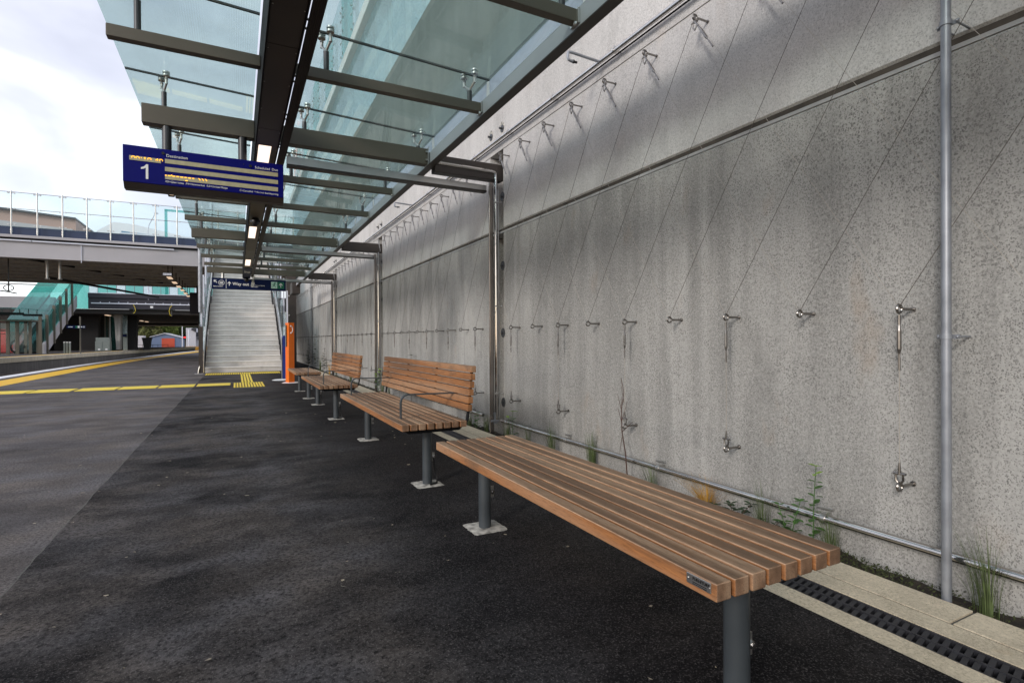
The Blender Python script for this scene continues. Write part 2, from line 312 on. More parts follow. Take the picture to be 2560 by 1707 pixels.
class MB:
    def __init__(s): s.b = bmesh.new()
    def box(s, x0, x1, y0, y1, z0, z1, bev=0, seg=2):
        t = bmesh.new(); bmesh.ops.create_cube(t, size=1)
        for v in t.verts: v.co = Vector(((x0+x1)/2+v.co.x*(x1-x0), (y0+y1)/2+v.co.y*(y1-y0), (z0+z1)/2+v.co.z*(z1-z0)))
        if bev: bmesh.ops.bevel(t, geom=t.edges[:], offset=bev, segments=seg, affect='EDGES', profile=.5)
        s.join(t); return s
    def join(s, t):
        me = bpy.data.meshes.new('t'); t.to_mesh(me); t.free(); s.b.from_mesh(me); bpy.data.meshes.remove(me)
    def mesh(s, me, mat=None):
        if mat is not None: me.transform(mat)
        s.b.from_mesh(me); return s
    def cyl(s, p0, p1, r, r2=None, seg=16, caps=True):
        p0, p1 = Vector(p0), Vector(p1); d = p1-p0; t = bmesh.new()
        bmesh.ops.create_cone(t, cap_ends=caps, segments=seg, radius1=r, radius2=r if r2 is None else r2, depth=d.length)
        mt = Matrix.Translation((p0+p1)/2) @ d.to_track_quat('Z', 'Y').to_matrix().to_4x4()
        bmesh.ops.transform(t, matrix=mt, verts=t.verts); s.join(t); return s
    def sph(s, c, r, sx=1, sy=1, sz=1, seg=12):
        t = bmesh.new(); bmesh.ops.create_uvsphere(t, u_segments=seg, v_segments=max(6, seg//2+2), radius=r)
        for v in t.verts: v.co = Vector((c[0]+v.co.x*sx, c[1]+v.co.y*sy, c[2]+v.co.z*sz))
        s.join(t); return s
    def torus(s, c, axis, Rr, r, a=20, bseg=8):
        ax = Vector(axis).normalized(); q = ax.to_track_quat('Z', 'Y').to_matrix(); rings = []
        for i in range(a):
            th = 2*math.pi*i/a; cc = q @ Vector((Rr*math.cos(th), Rr*math.sin(th), 0)); rad = cc.normalized(); ring = []
            for j in range(bseg):
                ph = 2*math.pi*j/bseg; ring.append(s.b.verts.new(Vector(c)+cc+rad*r*math.cos(ph)+ax*r*math.sin(ph)))
            rings.append(ring)
        for i in range(a):
            for j in range(bseg):
                s.b.faces.new((rings[i][j], rings[(i+1) % a][j], rings[(i+1) % a][(j+1) % bseg], rings[i][(j+1) % bseg]))
        return s
    def tube(s, pts, r, seg=8, caps=True, r_end=None):
        pts = [Vector(p) for p in pts]; rings = []; up = None; n = len(pts)
        for i, p in enumerate(pts):
            d = (pts[min(i+1, n-1)]-pts[max(i-1, 0)]).normalized()
            if up is None:
                up = Vector((0, 0, 1)) if abs(d.z) < .9 else Vector((1, 0, 0))
            sx = d.cross(up).normalized(); up = sx.cross(d).normalized()
            rr = r if r_end is None else r+(r_end-r)*i/max(1, n-1)
            rings.append([s.b.verts.new(p+(sx*math.cos(2*math.pi*k/seg)+up*math.sin(2*math.pi*k/seg))*rr) for k in range(seg)])
        for i in range(n-1):
            for k in range(seg): s.b.faces.new((rings[i][k], rings[i][(k+1) % seg], rings[i+1][(k+1) % seg], rings[i+1][k]))
        if caps: s.b.faces.new(rings[0][::-1]); s.b.faces.new(rings[-1])
        return s
    def flatbar(s, pts, w, t, wdir=(0, 1, 0)):
        wd = Vector(wdir); pts = [Vector(p) for p in pts]; rings = []; n = len(pts)
        for i, p in enumerate(pts):
            d = (pts[min(i+1, n-1)]-pts[max(i-1, 0)]).normalized(); nn = d.cross(wd).normalized()
            rings.append([s.b.verts.new(p+wd*a*w/2+nn*c*t/2) for a, c in ((-1, -1), (1, -1), (1, 1), (-1, 1))])
        for i in range(n-1):
            for k in range(4): s.b.faces.new((rings[i][k], rings[i][(k+1) % 4], rings[i+1][(k+1) % 4], rings[i+1][k]))
        s.b.faces.new(rings[0][::-1]); s.b.faces.new(rings[-1]); return s
    def prism(s, poly, axis, a, c):
        # poly of 2-D points extruded along axis ('x': (y,z), 'y': (x,z), 'z': (x,y)) from a to c
        def P(p, k): return {'x': (k, p[0], p[1]), 'y': (p[0], k, p[1]), 'z': (p[0], p[1], k)}[axis]
        A = [s.b.verts.new(P(p, a)) for p in poly]; C = [s.b.verts.new(P(p, c)) for p in poly]; n = len(poly)
        s.b.faces.new(A); s.b.faces.new(C[::-1])
        for i in range(n): s.b.faces.new((A[i], C[i], C[(i+1) % n], A[(i+1) % n]))
        return s
    def face(s, pts):
        s.b.faces.new([s.b.verts.new(Vector(p)) for p in pts]); return s
    def build(s, name, mat, parent=None, smooth=True, recalc=True, ang=35):
        me = bpy.data.meshes.new(name)
        if recalc: bmesh.ops.recalc_face_normals(s.b, faces=s.b.faces)
        s.b.to_mesh(me); s.b.free()
        if parent: me.transform(Matrix.Translation(-wloc(parent)))
        me.materials.append(M[mat] if isinstance(mat, str) else mat)
        if smooth:
            me.polygons.foreach_set('use_smooth', [True]*len(me.polygons))
            me.set_sharp_from_angle(angle=R(ang))
        o = bpy.data.objects.new(name, me); COL.objects.link(o)
        if smooth:
            wn = o.modifiers.new('wn', 'WEIGHTED_NORMAL'); wn.keep_sharp = True; wn.weight = 100
        if parent: o.parent = parent
        return o

def tag(o, label=None, cat=None, group=None, kind=None):
    if label: o['label'] = label
    if cat: o['category'] = cat
    if group: o['group'] = group
    if kind: o['kind'] = kind
    return o
def thing(name, loc, label, cat, group=None):
    o = bpy.data.objects.new(name, None); o.empty_display_size = .2; COL.objects.link(o); o.location = loc
    return tag(o, label, cat, group)
def kids(o): return [c for c in bpy.data.objects if c.parent is o]
def copy_tree(o, loc, label, group=None):
    ch = kids(o)
    c = o.copy(); COL.objects.link(c); c.location = loc; c['label'] = label
    if group: c['group'] = group
    def rec(src, dst):
        for k in src:
            n = k.copy(); COL.objects.link(n); n.parent = dst; rec(kids(k), n)
    rec(ch, c); return c
def struct(name, mb, mat, label=None): return tag(mb.build(name, mat), label, kind='structure')

def text_mesh(txt, size, depth=.002, align='LEFT', bold=0.0):
    cu = bpy.data.curves.new('txt', 'FONT'); cu.body = txt; cu.size = size; cu.extrude = depth; cu.align_x = align; cu.offset = bold; cu.resolution_u = 4
    o = bpy.data.objects.new('txt', cu); COL.objects.link(o)
    bpy.context.view_layer.update()
    me = bpy.data.meshes.new_from_object(o.evaluated_get(bpy.context.evaluated_depsgraph_get()))
    bpy.data.objects.remove(o); bpy.data.curves.remove(cu); me.materials.clear(); return me
def text_on_y(mb, txt, x, y, z, size, align='LEFT', bold=0.0, depth=.0015, sx=1.0):
    """lettering facing -Y"""
    me = text_mesh(txt, size, depth, align, bold)
    mb.mesh(me, Matrix.Translation((x, y, z)) @ Matrix.Rotation(R(90), 4, 'X') @ Matrix.Diagonal((sx, 1, 1, 1)))

# ================================================================== GROUND
def edge_x(y):      # platform edge of this side
    P = [(-12, -6.05), (20, -6.03), (26, -5.98), (32, -5.8), (38, -5.5), (46, -4.95), (54, -4.3), (62, -3.5), (72, -2.4), (90, .3), (115, 4.8), (135, 9)]
    for (a, b), (c, d) in zip(P, P[1:]):
        if y <= c: return b+(d-b)*(y-a)/(c-a)
    return P[-1][1]
def opp_x(y):
    P = [(-12, -13.1), (34, -13.0), (42, -12.6), (50, -11.8), (58, -10.8), (66, -9.9), (74, -8.9), (92, -6.4), (115, -2.0), (135, 2)]
    for (a, b), (c, d) in zip(P, P[1:]):
        if y <= c: return b+(d-b)*(y-a)/(c-a)
    return P[-1][1]
ys = [-12+3*i for i in range(49)]

def strip(mb, fa, fb, z, ya, yb):
    yy = [y for y in ys if ya < y < yb]; yy = [ya]+yy+[yb]
    for a, b in zip(yy, yy[1:]): mb.face([(fa(a), a, z), (fb(a), a, z), (fb(b), b, z), (fa(b), b, z)])
    return mb
g = MB()
g.face([(-600, -300, -.95), (600, -300, -.95), (600, 1200, -.95), (-600, 1200, -.95)]); struct('ground', g, 'field')
g = MB(); strip(g, lambda y: opp_x(y)-.3, lambda y: edge_x(y)+.3, -.93, -12, 132); struct('track_bed', g, 'ballast')
# near platform, two asphalt sheets divided by a straight joint
g = MB(); strip(g, edge_x, lambda y: -.79, 0, -12, 60); strip(g, edge_x, lambda y: 3.0, 0, 60, 100); struct('platform_left_sheet', g, 'asphalt_grey')
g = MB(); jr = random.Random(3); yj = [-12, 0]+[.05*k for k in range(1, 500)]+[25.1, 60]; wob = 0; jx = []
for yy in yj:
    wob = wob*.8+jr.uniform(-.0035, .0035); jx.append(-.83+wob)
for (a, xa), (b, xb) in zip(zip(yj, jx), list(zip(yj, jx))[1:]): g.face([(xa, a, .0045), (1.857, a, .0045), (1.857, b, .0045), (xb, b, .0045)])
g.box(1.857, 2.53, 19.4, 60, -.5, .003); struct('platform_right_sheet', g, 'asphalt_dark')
g = MB()
for (a, xa), (b, xb) in zip(zip(yj, jx), list(zip(yj, jx))[1:]):
    wa, wb = jr.uniform(.004, .012), jr.uniform(.004, .012); g.face([(xa-wa, a, .0022), (xa+.01, a, .0022), (xb+.01, b, .0022), (xb-wb, b, .0022)])
struct('platform_joint', g, 'joint')
bm = bmesh.new(); lr = random.Random(5)
for _ in range(150):
    xx, yy = lr.uniform(-2.2, 1.8), lr.uniform(.7, 8); r_ = lr.uniform(.003, .008)*(1+yy*.1); th = lr.uniform(0, 6.3)
    k = lr.choice((3, 4, 5, 6)); bm.faces.new([bm.verts.new((xx+math.cos(th+6.283*i/k)*r_*lr.uniform(.4, 1.8), yy+math.sin(th+6.283*i/k)*r_*lr.uniform(.3, 1.2), .0075+lr.uniform(0, .004))) for i in range(k)])
g = MB(); g.join(bm); tag(g.build('litter', 'litter', recalc=False, smooth=False), 'small pale chips and leaf scraps scattered on the platform asphalt', 'litter', kind='stuff')
g = MB()
for a, b in zip(ys, ys[1:]):
    if b <= 100: g.face([(edge_x(a), a, 0), (edge_x(b), b, 0), (edge_x(b)+.05, b, -.95), (edge_x(a)+.05, a, -.95)])
struct('platform_face', g, 'concrete_dark')
g = MB(); strip(g, lambda y: edge_x(y)+.02, lambda y: edge_x(y)+.37, .004, -12, 100); struct('white_edge_line', g, 'white_line')
g = MB(); strip(g, lambda y: edge_x(y)+.66, lambda y: edge_x(y)+1.34, .004, -12, 100); struct('yellow_edge_line', g, 'yellow_line')
g = MB()
x = -.13; i = 0
while x > -4.55:
    w_ = .655; g.box(max(x-w_, -4.6), x, 13.5+random.uniform(-.015, .015), 14.2+random.uniform(-.015, .015), .001, .009); x -= w_+.045+(.03 if i == 3 else 0); i += 1
struct('yellow_crossing_line', g, 'yellow')
# opposite platform
g = MB(); strip(g, lambda y: -40, opp_x, 0, -12, 100); struct('opposite_platform', g, 'asphalt_grey')
g = MB(); strip(g, lambda y: opp_x(y)-1.2, lambda y: opp_x(y)-.5, .004, -12, 100); struct('opposite_yellow_line', g, 'yellow_line')
g = MB(); strip(g, lambda y: opp_x(y)-.4, lambda y: opp_x(y)-.05, .005, -12, 100); struct('opposite_white_line', g, 'white_line')
M['opp_face'] = concrete_wall('opposite platform face', (.17, .155, .14), (.10, .092, .085), .6, .3)
for y0 in range(0, 96, 2):
    pass
g = MB()
for k in range(64):
    a, b = k*1.5+.012, (k+1)*1.5-.012
    g.face([(opp_x(a)-.06, a, -.30), (opp_x(b)-.06, b, -.30), (opp_x(b)-.06, b, -.95), (opp_x(a)-.06, a, -.95)])
for a, b in zip(ys, ys[1:]):
    if b <= 97: g.face([(opp_x(a)-.085, a, -.2), (opp_x(b)-.085, b, -.2), (opp_x(b)-.085, b, -.95), (opp_x(a)-.085, a, -.95)])
struct('opposite_platform_face', g, 'opp_face')
g = MB()
for a, b in zip(ys, ys[1:]):
    if b <= 97:
        for q0, q1 in (((.0, -.001), (.0, -.30)), ((.0, -.30), (-.1, -.30))):
            g.face([(opp_x(a)+q0[0], a, q0[1]), (opp_x(b)+q0[0], b, q0[1]), (opp_x(b)+q1[0], b, q1[1]), (opp_x(a)+q1[0], a, q1[1])])
struct('opposite_coping', g, 'kerb')
# rails
for k, off in enumerate((1.4, 2.85, 4.5, 5.95)):
    g = MB()
    for a, b in zip(ys, ys[1:]):
        f = lambda y: edge_x(y)-off
        if b <= 130:
            for dx0, dx1 in ((-.035, .035),):
                g.face([(f(a)+dx0, a, -.77), (f(a)+dx1, a, -.77), (f(b)+dx1, b, -.77), (f(b)+dx0, b, -.77)])
                g.face([(f(a)+dx0, a, -.93), (f(b)+dx0, b, -.93), (f(b)+dx0, b, -.77), (f(a)+dx0, a, -.77)])
                g.face([(f(a)+dx1, a, -.93), (f(b)+dx1, b, -.93), (f(b)+dx1, b, -.77), (f(a)+dx1, a, -.77)])
    tag(g.build('rail', 'rail'), ['nearest running rail beside the near platform edge', 'second running rail out from the near platform edge', 'third running rail, just past the middle of the track bed', 'running rail beside the opposite platform wall'][k], 'rail', 'running rails between the platforms')

# drain, kerb, soil along the wall
YE = 19.4
g = MB(); g.box(1.858, 1.957, -12, YE, -.3, .004); g.box(2.092, 2.192, -12, YE, -.3, .006); struct('drain_kerb', g, 'kerb')
g = MB(); g.box(1.957, 2.092, -12, YE, -.3, -.055); struct('drain_channel_bed', g, 'black')
g = MB(); g.box(2.192, 2.206, -12, YE, -.3, .001); struct('slab_joint', g, 'joint')
g = MB(); y = .962-1.2*8
while y < YE:
    g.box(2.206, 2.372, y+.006, min(y+1.194, YE), -.3, .0055, .001, 1); y += 1.2
struct('edging_slabs', g, 'kerb')
g = MB(); g.box(2.2, 2.375, -12, YE, -.3, -.002); struct('slab_bed', g, 'joint')
g = MB()
n_ = 420
for i in range(n_+1):
    y = -6+i*(YE+6)/n_
for i in range(n_):
    a, b = -6+i*(YE+10)/n_, -6+(i+1)*(YE+10)/n_
soil = bmesh.new(); grid = []
NY = 500
for i in range(NY+1):
    y = -6+i*35/NY; row = []
    for j in range(5):
        xx = 2.372+j*.0395; row.append(soil.verts.new((xx, y, -.03+random.uniform(-.016, .016)+(.01 if j in (0, 4) else 0))))
    grid.append(row)
for i in range(NY):
    for j in range(4): soil.faces.new((grid[i][j], grid[i][j+1], grid[i+1][j+1], grid[i+1][j]))
g = MB(); g.join(soil); struct('soil', g, 'soil')
# drain grating: slanted slots in two staggered rows
dg = thing('drain_grate', (2.02, 0, 0), 'long black slotted drain grating set in the kerb beside the wall', 'drain grate')
g = MB(); y = -1.0; 
for xa, xb in ((1.957, 1.966), (2.020, 2.029), (2.083, 2.092)): g.box(xa, xb, -2, YE, -.035, .003)
y = -2.0; k = 0
while y < YE:
    stp = .030
    for x0, x1, ph in ((1.966, 2.020, 0), (2.029, 2.083, .5)):
        yy = y+ph*stp
        g.prism([(x0, yy), (x1, yy+.012), (x1, yy+.029), (x0, yy+.017)], 'z', -.02, .001)
    y += stp
g.build('grating', 'grate', dg, smooth=False)

# ================================================================== RETAINING WALL
WX = 2.53
wall = thing('retaining_wall', (WX, 10, 0), 'tall grey precast concrete wall running along the right side of the platform', 'wall')
bays = [-5.5, -.2, 5.12, 10.44, 15.76, 21.1, 29]
zg, zt = 2.155, 3.87
for i, (a, b) in enumerate(zip(bays, bays[1:])):
    a2 = a+(.33 if i > 0 else 0)   # recess after each joint
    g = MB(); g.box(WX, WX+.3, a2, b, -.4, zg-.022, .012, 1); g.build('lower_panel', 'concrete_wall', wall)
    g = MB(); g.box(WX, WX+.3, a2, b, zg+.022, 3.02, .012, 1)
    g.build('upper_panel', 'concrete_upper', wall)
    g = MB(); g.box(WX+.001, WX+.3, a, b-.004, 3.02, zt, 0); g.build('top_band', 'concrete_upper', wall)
    if i > 0:
        g = MB(); g.box(WX+.16, WX+.3, a-.02, a2+.02, -.4, 3.01); g.build('recess_back', 'concrete_wall', wall)
        for zz in (2.515, 1.78, 1.066, .325):
            g = MB(); g.cyl((WX-.002, b*0+a-.055+.07, zz), (WX+.03, a+.015, zz), .05, seg=20); g.cyl((WX-.02, a+.02, zz), (WX+.01, a+.02, zz), .013, seg=6)
            g.build('bolt_pocket', 'slate_steel', wall)
        for yy in (a+.02, a+.30):
            g = MB(); g.cyl((WX-.003, yy, 3.255), (WX+.03, yy, 3.255), .055, seg=20); g.build('bolt_pocket', 'grout', wall)
            g = MB(); g.cyl((WX-.006, yy-.012, 3.235), (WX+.02, yy-.012, 3.235), .038, seg=20); g.cyl((WX-.04, yy-.012, 3.235), (WX, yy-.012, 3.235), .012, seg=6)
            g.build('bolt', 'slate_steel', wall)
g = MB(); g.box(WX+.006, WX+.29, -5.5, 29, zg-.004, zg+.0215); g.build('groove', 'groove_dark', wall)
g = MB(); g.box(WX+.004, WX+.29, -5.5, 29, zg-.0215, zg-.004); g.build('groove_sealant', 'sealant', wall)
g = MB(); g.box(WX-.02, WX+.3, -5.5, 29, 3.9, 5.86); g.build('stained_band', 'concrete_dark', wall)
g = MB()
for k in range(-4, 24): g.box(WX, WX+.25, k*1.2+.008, k*1.2+1.192, 5.86, 7.75)
g.build('cladding_panel', 'glass_pale', wall)
g = MB(); g.box(WX+.26, WX+.30, -5.5, 29, 5.86, 7.75); g.build('cladding_back', 'white', wall)
g = MB(); g.box(WX-.12, WX+.3, -5.5, 29, 7.78, 8.05, .02); g.build('capping_rail', 'white', wall)
bal = thing('glass_screen', (WX, 12, 8.06), 'tall glass screen with spider fittings standing on top of the concrete wall', 'glass screen')
for k in range(2, 19):
    y0 = k*1.5
    g = MB(); g.box(WX+.05, WX+.065, y0+.01, y0+1.49, 8.15, 10.3); g.build('glass_pane', 'glass_teal' if k % 2 else 'glass_pale', bal)
    g = MB(); g.box(WX+.13, WX+.2, y0-.04, y0+.04, 8.05, 10.3)
    for zz in (8.55, 9.15, 9.75):
        for sy in (-1, 1):
            for sz in (-1, 1): g.cyl((WX+.13, y0, zz), (WX+.04, y0+sy*.14, zz+sz*.12), .012, seg=6); g.cyl((WX+.03, y0+sy*.14, zz+sz*.12), (WX+.05, y0+sy*.14, zz+sz*.12), .03, seg=10)
    g.build('spider_post', 'satin', bal)

# cable trellises, one per bay
def eye_bolt(mb, y, z, shackle=False, ring=.017):
    mb.cyl((WX+.01, y, z), (2.445, y, z), .0065, seg=8)
    mb.cyl((WX-.002, y, z), (WX-.006, y, z), .012, seg=8)
    mb.torus((2.425, y, z), (0, 1, 0), ring, .0055, 16, 6)
def shackle(mb, y, z):
    mb.tube([(2.425, y, z+.008), (2.425, y-.014, z+.028), (2.425, y-.013, z+.055)], .0045, 6); mb.tube([(2.425, y, z+.008), (2.425, y+.014, z+.028), (2.425, y+.013, z+.055)], .0045, 6)
    mb.cyl((2.425, y-.024, z+.055), (2.425, y+.024, z+.055), .0055, seg=8); mb.cyl((2.425, y, z+.05), (2.425, y, z+.10), .007, .004, seg=8)
def turnbuckle(mb, p, q, sc_=1.0):
    p, q = Vector(p), Vector(q); d = (q-p).normalized()
    def P(t): return p+d*t*sc_
    mb.cyl(P(.01), P(.05), .006, seg=8); mb.cyl(P(.05), P(.075), .004, .0085, seg=8); mb.cyl(P(.075), P(.15), .0085, seg=8); mb.cyl(P(.15), P(.17), .0085, .004, seg=8)
    mb.cyl(P(.17), P(.185), .0035, seg=8); mb.cyl(P(.185), P(.235), .005, seg=8)
S = .439
names = ['cable trellis of eyebolts and crossing wires on the wall right of the nearest stainless column',
         'cable trellis on the wall bay behind the nearer backed bench',
         'cable trellis on the wall bay behind the farther backed bench',
         'cable trellis on the wall bay behind the orange help point',
         'cable trellis at the far end of the wall beside the staircase']
for bi, (a, b) in enumerate(((-.2, 5.12), (5.12, 10.44), (10.44, 15.76), (15.76, 21.08), (21.08, 26.4))):
    t = thing('cable_trellis', (2.45, (a+b)/2, 1), names[bi], 'cable trellis', 'wire trellises fixed along the wall')
    off = 1.237-.439*3 if bi == 0 else a+.53
    midy = [off+S*k for k in range(12) if off+S*k < b-.03]
    topy = [y+S/2 for y in midy if y+S/2 < b+.12]
    fine = bi < 2
    for k, y in enumerate(midy):
        g = MB(); eye_bolt(g, y, 1.115); g.build('eye_bolt', 'fitting', t)
        if (k % 2 == 1) == (bi == 0):
            g = MB(); eye_bolt(g, y, .383); shackle(g, y, .383); g.build('shackle_bolt', 'fitting', t)
            g = MB(); turnbuckle(g, (2.425, y, 1.10), (2.425, y, .5)); g.build('turnbuckle', 'fitting', t)
            g = MB(); g.cyl((2.425, y, 1.10), (2.425, y, .455), .0015, seg=5); g.build('cable', 'lead', t)
    for y in topy:
        g = MB(); eye_bolt(g, y, 2.895); shackle(g, y-.0, 2.895-.085); g.build('eye_bolt', 'fitting', t)
        for sgn in (1, -1):
            y2 = y+sgn*2.5*S
            if not (-1.5 < y2 < 27): continue
            if a-.05 < y2 < b+.05 or True:
                g = MB(); xx = 2.425-(.004 if sgn > 0 else -.004)
                g.cyl((xx, y, 2.89), (xx, y2, 1.12), (.0014 if sgn > 0 else .0010), seg=5); g.build('cable', 'rope' if sgn > 0 else 'lead', t)
        g = MB(); turnbuckle(g, (2.421, y, 2.875), (2.421, y-2.5*S, 1.12), 1.1); g.build('turnbuckle', 'fitting', t)

# pipes on the wall
cp = thing('conduit_pipe', (2.45, 8, 3.1), 'long shiny pipe with drop arms running high along the concrete wall', 'pipe')
g = MB(); g.cyl((2.475, -5, 3.102), (2.475, 21, 3.102), .0165, seg=14); g.build('pipe', 'stainless', cp)
g = MB(); g.cyl((2.50, -5, 3.083), (2.50, 21, 3.083), .006, seg=10); g.build('cable', 'black_steel', cp)
for y in [3.152+.865*k for k in range(-6, 20)]:
    g = MB(); g.cyl((WX+.01, y, 3.102), (2.45, y, 3.102), .007, seg=6); g.cyl((2.475, y-.01, 3.102), (2.475, y+.01, 3.102), .021, seg=12); g.sph((2.475, y, 3.13), .009, seg=6); g.build('pipe_clip', 'stainless', cp)
for y in (3.33, 8.2, 13.1, 18):
    g = MB(); g.tube([(2.47, y, 3.10), (2.21, y, 3.112), (2.19, y, 3.108), (2.184, y, 3.095), (2.184, y, 3.066), (2.19, y, 3.053), (2.205, y, 3.048), (2.23, y, 3.047)], .0105, 10)
    a_ = g.build('drop_arm', 'galv', cp)
    g = MB(); g.cyl((2.226, y, 3.047), (2.238, y, 3.047), .013, seg=10); g.cyl((2.238, y, 3.047), (2.262, y, 3.047), .009, seg=8); g.build('nozzle', 'black', a_)
for a, b, lab in ((-1, 5.06, 'chrome rail pipe low on the wall behind the nearest bench'), (5.55, 10.3, 'chrome rail pipe low on the wall behind the nearer backed bench'), (10.9, 15.6, 'chrome rail pipe low on the wall behind the farther backed bench')):
    t = thing('low_pipe', (2.47, (a+b)/2, .14), lab, 'pipe', 'low chrome pipes along the wall foot')
    g = MB(); g.cyl((2.478, a, .142), (2.478, b, .142), .019, seg=14); g.sph((2.478, b, .142), .02, seg=10); g.build('pipe', 'pipe_chrome', t)
    y = a+.35
    while y < b:
        g = MB(); g.cyl((2.478, y-.012, .142), (2.478, y+.012, .142), .024, seg=12); g.cyl((WX, y, .155), (2.48, y, .155), .007, seg=6); g.cyl((2.50, y-.03, .185), (2.50, y+.05, .180), .006, seg=6); g.build('pipe_clip', 'satin', t); y += 1.12
t = thing('galvanised_pole', (2.41, 1.066, 0), 'upright galvanised conduit pole clamped to the wall beside the nearest bench', 'conduit')
g = MB(); g.cyl((2.41, 1.066, -.05), (2.41, 1.066, 3.6), .0165, seg=20); g.build('pole', 'galv', t)
for zz in (1.0, 2.19, 3.1):
    g = MB(); g.cyl((2.41, 1.066, zz-.009), (2.41, 1.066, zz+.009), .020, seg=20); g.box(2.425, 2.43, 1.03, 1.102, zz-.008, zz+.008); g.sph((2.422, 1.035, zz), .006, seg=8); g.sph((2.422, 1.097, zz), .006, seg=8)
    g.cyl((2.43, 1.04, zz), (WX, 1.04, zz), .004, seg=6); g.cyl((2.43, 1.092, zz), (WX, 1.092, zz), .004, seg=6); g.build('clamp', 'galv', t)

# downpipe columns in each recess
labs = ['stainless downpipe and square post rising beside the nearer backed bench', 'stainless downpipe and post on the wall left of the nearer backed bench', 'stainless downpipe and post on the wall above the farther backed bench']
for i, yc in enumerate((5.17, 10.49, 15.81)):
    t = thing('downpipe_column', (2.4, yc, 0), labs[i], 'downpipe', 'stainless downpipe columns along the wall')
    g = MB(); g.box(2.388, 2.428, yc-.01, yc+.01, -.03, 2.66, .002, 1); g.build('square_post', 'bronze_box', t)
    g = MB(); g.box(2.43, 2.436, yc, yc+.04, -.03, 2.6); g.build('back_plate', 'black_steel', t)
    g = MB(); g.tube([(1.80, yc-.0, 2.785), (2.42, yc, 2.775), (2.455, yc, 2.77), (2.466, yc, 2.755), (2.468, yc, 2.72), (2.468, yc, .17), (2.468, yc, .14)], .020, 16)
    g.build('pipe', 'pipe_chrome', t)
    g = MB(); g.cyl((2.505, yc+.02, .16), (2.505, yc+.02, 2.6), .008, seg=10); g.build('thin_pipe', 'satin', t)
    for zz in (2.45, 1.35, .42):
        g = MB(); g.cyl((2.468, yc, zz-.010), (2.468, yc, zz+.010), .0235, seg=14); g.cyl((2.432, yc-.022, zz), (2.52, yc-.022, zz), .005, seg=6); g.sph((2.52, yc-.022, zz), .009, seg=8); g.build('clamp', 'satin', t)
    g = MB(); g.box(2.42, 2.47, yc-.01, yc+.02, .10, .22); g.cyl((2.39, yc-.01, .13), (2.48, yc-.01, .13), .013, seg=10); g.build('valve', 'galv', t)

# ================================================================== CANOPY
can = thing('platform_canopy', (.6, 5.2, 2.6), 'glass platform canopy on dark steel beams overhead, running to the stairs', 'canopy')
deepY = [-5.42, -.12, 5.18, 10.48, 15.78]
B0, BS = 5.18, 1.325
for k in range(-8, 9):
    y = B0+BS*k
    deep = k % 4 == 0
    z0, z1 = (2.738, 2.892) if deep else (2.765, 2.838)
    hw = .05 if deep else .03
    for xa, xb in ((-.66, .15), (.33, 1.71)):
        g = MB(); g.box(xa, xb, y-hw, y+hw, z0, z1, .006, 2); g.build('deep_beam' if deep else 'cross_beam', 'beam', can)
    if deep:
        g = MB(); g.box(1.695, 1.703, y-hw-.035, y+hw+.02, z0-.008, z1+.004)
        for sy in (-.062,):
            for sz in (.035, .115): g.cyl((1.695, y+sy-.005, z0+sz), (1.675, y+sy-.005, z0+sz), .011, seg=6)
        g.build('end_plate', 'satin', can)
        # bracket to wall
        g = MB(); g.box(1.79, 2.56, y-.01, y+.10, 2.69, 2.862, .004, 1); g.build('wall_bracket', 'brown_steel', can)
        g = MB(); g.prism([(.42, 2.605), (2.41, 2.59), (2.41, 2.655), (.42, 2.675)], 'y', y+.10, y+.16); g.build('gutter_channel', 'satin', can)
        g = MB(); g.box(.42, 2.41, y+.095, y+.165, 2.58, 2.60); g.build('channel_lip', 'brown_steel', can)
    else:
        g = MB(); g.box(1.70, 1.712, y-hw-.012, y+hw+.012, z0-.006, z1+.004); g.cyl((1.695, y-.02, z0-.014), (1.695, y-.02, z0), .012, seg=8); g.build('end_plate', 'satin', can)
    for xp, dx in ((-.51, .03), (.56, .03), (1.62, .03)):
        top = 3.035+(1.79-xp)*.046
        pr_ = MB(); pr_.cyl((xp, y, z1-.002), (xp, y, top-.12), .0185, seg=16); po = pr_.build('glass_post', 'slate_steel', can)
        g = MB()
        g.cyl((xp, y, top-.125), (xp, y, top-.105), .02, .012, seg=12)
        for s_, dy in ((1, -.055), (-1, .055)):
            g.tube([(xp, y, top-.115), (xp+dx*s_*.6, y+dy*.8, top-.075), (xp+dx*s_*.7, y+dy, top-.05)], .009, 8)
            g.cyl((xp+dx*s_*.7, y+dy, top-.075), (xp+dx*s_*.7, y+dy, top-.035), .011, seg=10)
            g.sph((xp+dx*s_*.7, y+dy, top-.032), .014, 1, 1, .6, seg=10)
            g.cyl((xp+dx*s_*.7, y+dy, top-.03), (xp+dx*s_*.7, y+dy, top-.012), .006, seg=8)
            g.cyl((xp+dx*s_*.7, y+dy, top-.012), (xp+dx*s_*.7, y+dy, top+.002), .026, seg=16)
            g.cyl((xp+dx*s_*.7, y+dy, top+.014), (xp+dx*s_*.7, y+dy, top+.024), .026, seg=16)
        g.build('spider_fitting', 'satin', po)
